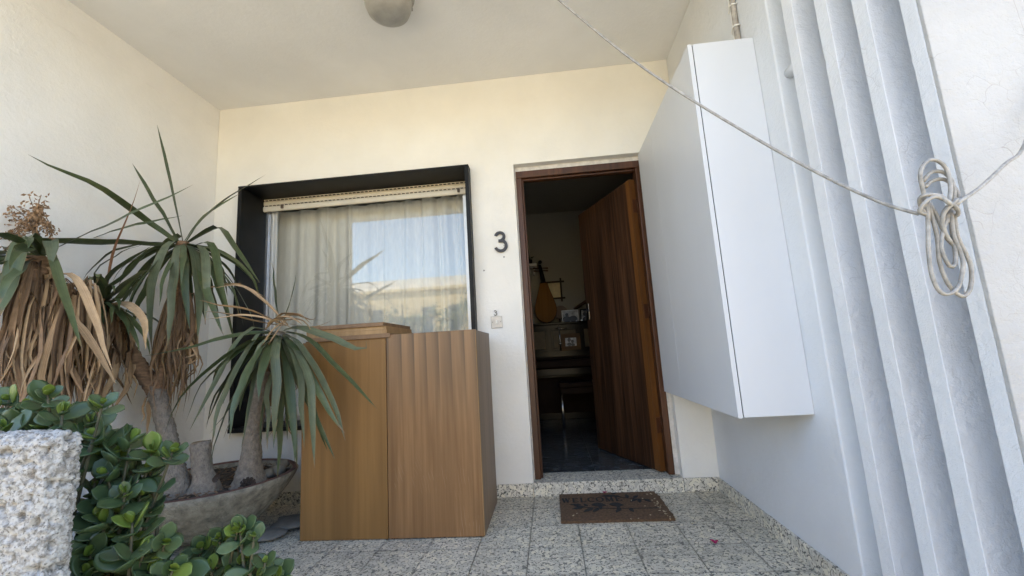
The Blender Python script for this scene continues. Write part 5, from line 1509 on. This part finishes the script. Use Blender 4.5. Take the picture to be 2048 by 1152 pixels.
# shelf with a plant
s0 = at(1055, 532, 2.80); s1 = at(1074, 530, 2.80)
shf = thing('wall_shelf', 'pale wall shelf beside the head of the lute', 'shelf', (s0.x, 2.85, s0.z))
box('board', (s0.x - .5, 2.72, s1.z - .022), (s1.x, 2.949, s1.z + .012), M_IVORY, shf, .003)
box('bracket', (s1.x - .06, 2.80, s1.z - .12), (s1.x - .035, 2.949, s1.z - .0225), M_IVORY, shf, .002)
sh_p = thing('shelf_plant', 'dark spiky plant on the wall shelf', 'plant', (s0.x + .02, 2.82, s1.z + .012))
MB().lathe((s0.x + .02, 2.82, s1.z + .013), [(.001, 0), (.04, 0), (.05, .07), (.001, .07)], 16).build('pot', M_WALNUT, sh_p, smooth=True)
for k in range(9):
    a = k * .7; c = Vector((s0.x + .02, 2.82, s1.z + .08)); d = Vector((math.cos(a), math.sin(a) * .5, .6))
    leaf(sh_p, [c, c + d * .06, c + d * .11 + Vector((0, 0, -.01))], .018, M_LEAF)
# stool
stl = thing('piano_stool', 'dark piano stool with thin metal legs in front of the piano', 'stool', (.22, 1.95, .0835))
box('seat', (.06, 1.76, .50), (.52, 2.04, .56), M_WALNUT, stl, .015)
box('apron', (.08, 1.78, .44), (.50, 2.02, .499), M_WALNUT, stl, .004)
for x, y in ((.09, 1.79), (.49, 1.79), (.09, 2.01), (.49, 2.01)):
    MB().tube([(x, y, .0845), (x, y, .4395)], .013, 10).build('leg', M_CHROME, stl, smooth=True)

# ================================================================== across the street (seen in the window pane)
YBLD = -11.0
lime = simple('yellow_limestone', (.58, .45, .24), .9, var=.10, vscale=1.2, bs=12, bstr=.3)
bld = thing('limestone_building', 'sunlit yellow limestone building across the street reflected in the window', 'building', (-4, YBLD, 0))
MB().box((-26, YBLD - 6, -.03), (18, YBLD, 3.25)).build('wall', lime, bld)
MB().box((-26.1, YBLD - 6, 3.2505), (18.1, YBLD + .12, 3.36)).build('cornice', lime, bld, bevel=.01)
MB().box((-26, YBLD - .35, 3.3605), (18, YBLD - .05, 3.72)).build('parapet', simple('pale_render', (.66, .62, .55), .9), bld)
for x in (-14, -11, -8.4, -6.2, -4.4, -3.45, -2.1, .4, 3.2, 6):
    f = box('window', (x - .02, YBLD, 1.55), (x + .44, YBLD + .03, 2.70), simple('window_trim', (.40, .33, .2), .8), bld, .004)
    box('glazing', (x + .03, YBLD + .031, 1.60), (x + .39, YBLD + .034, 2.65), simple('dark_glass', (.03, .035, .04), .08), f, 0)
def shrub(x, y, h, r, seed, label):
    t = thing('shrub', label, 'shrub', (x, y, -.03), 'shrubs along the street reflected in the window')
    rs = random.Random(seed)
    MB().tube([(x, y, -.03), (x + .05, y, h * .4), (x, y, h * .75)], [.05, .04, .02], 8).build('stem', M_BARKD, t, smooth=True)
    cl = [(Vector((x + rs.gauss(0, r * .45), y + rs.gauss(0, r * .4), h * rs.uniform(.35, .95))), r * rs.uniform(.22, .42)) for _ in range(16)]
    m = MB()
    for k in range(1500):
        c, q = rs.choice(cl)
        p_ = c + Vector((rs.gauss(0, q * .5), rs.gauss(0, q * .5), rs.gauss(0, q * .5)))
        d = Vector((rs.gauss(0, 1), rs.gauss(0, 1), rs.gauss(0, 1))).normalized(); e = d.cross(Vector((.2, .5, .8))).normalized(); L = rs.uniform(.05, .09)
        m.add([p_, p_ + d * L * .5 + e * L * .3, p_ + d * L, p_ + d * L * .5 - e * L * .3], [(0, 1, 2, 3)])
    m.build('foliage', simple('shrub_leaf', (.05, .085, .035), .6, var=.4, vscale=3), t, fix=False)
for i, (x, y, h, r, lab) in enumerate(((-3.9, -5.6, 2.15, .55, 'tall leafy shrub reflected in the middle of the pane'), (-2.75, -5.7, 1.85, .5, 'leafy shrub reflected left of the dark windows'), (-1.9, -5.4, 2.2, .45, 'pointed shrub reflected nearest the right window frame'), (-5.2, -5.9, 2.0, .6, 'broad shrub reflected beside the spiky leaves'))):
    shrub(x, y, h, r, 50 + i, lab)
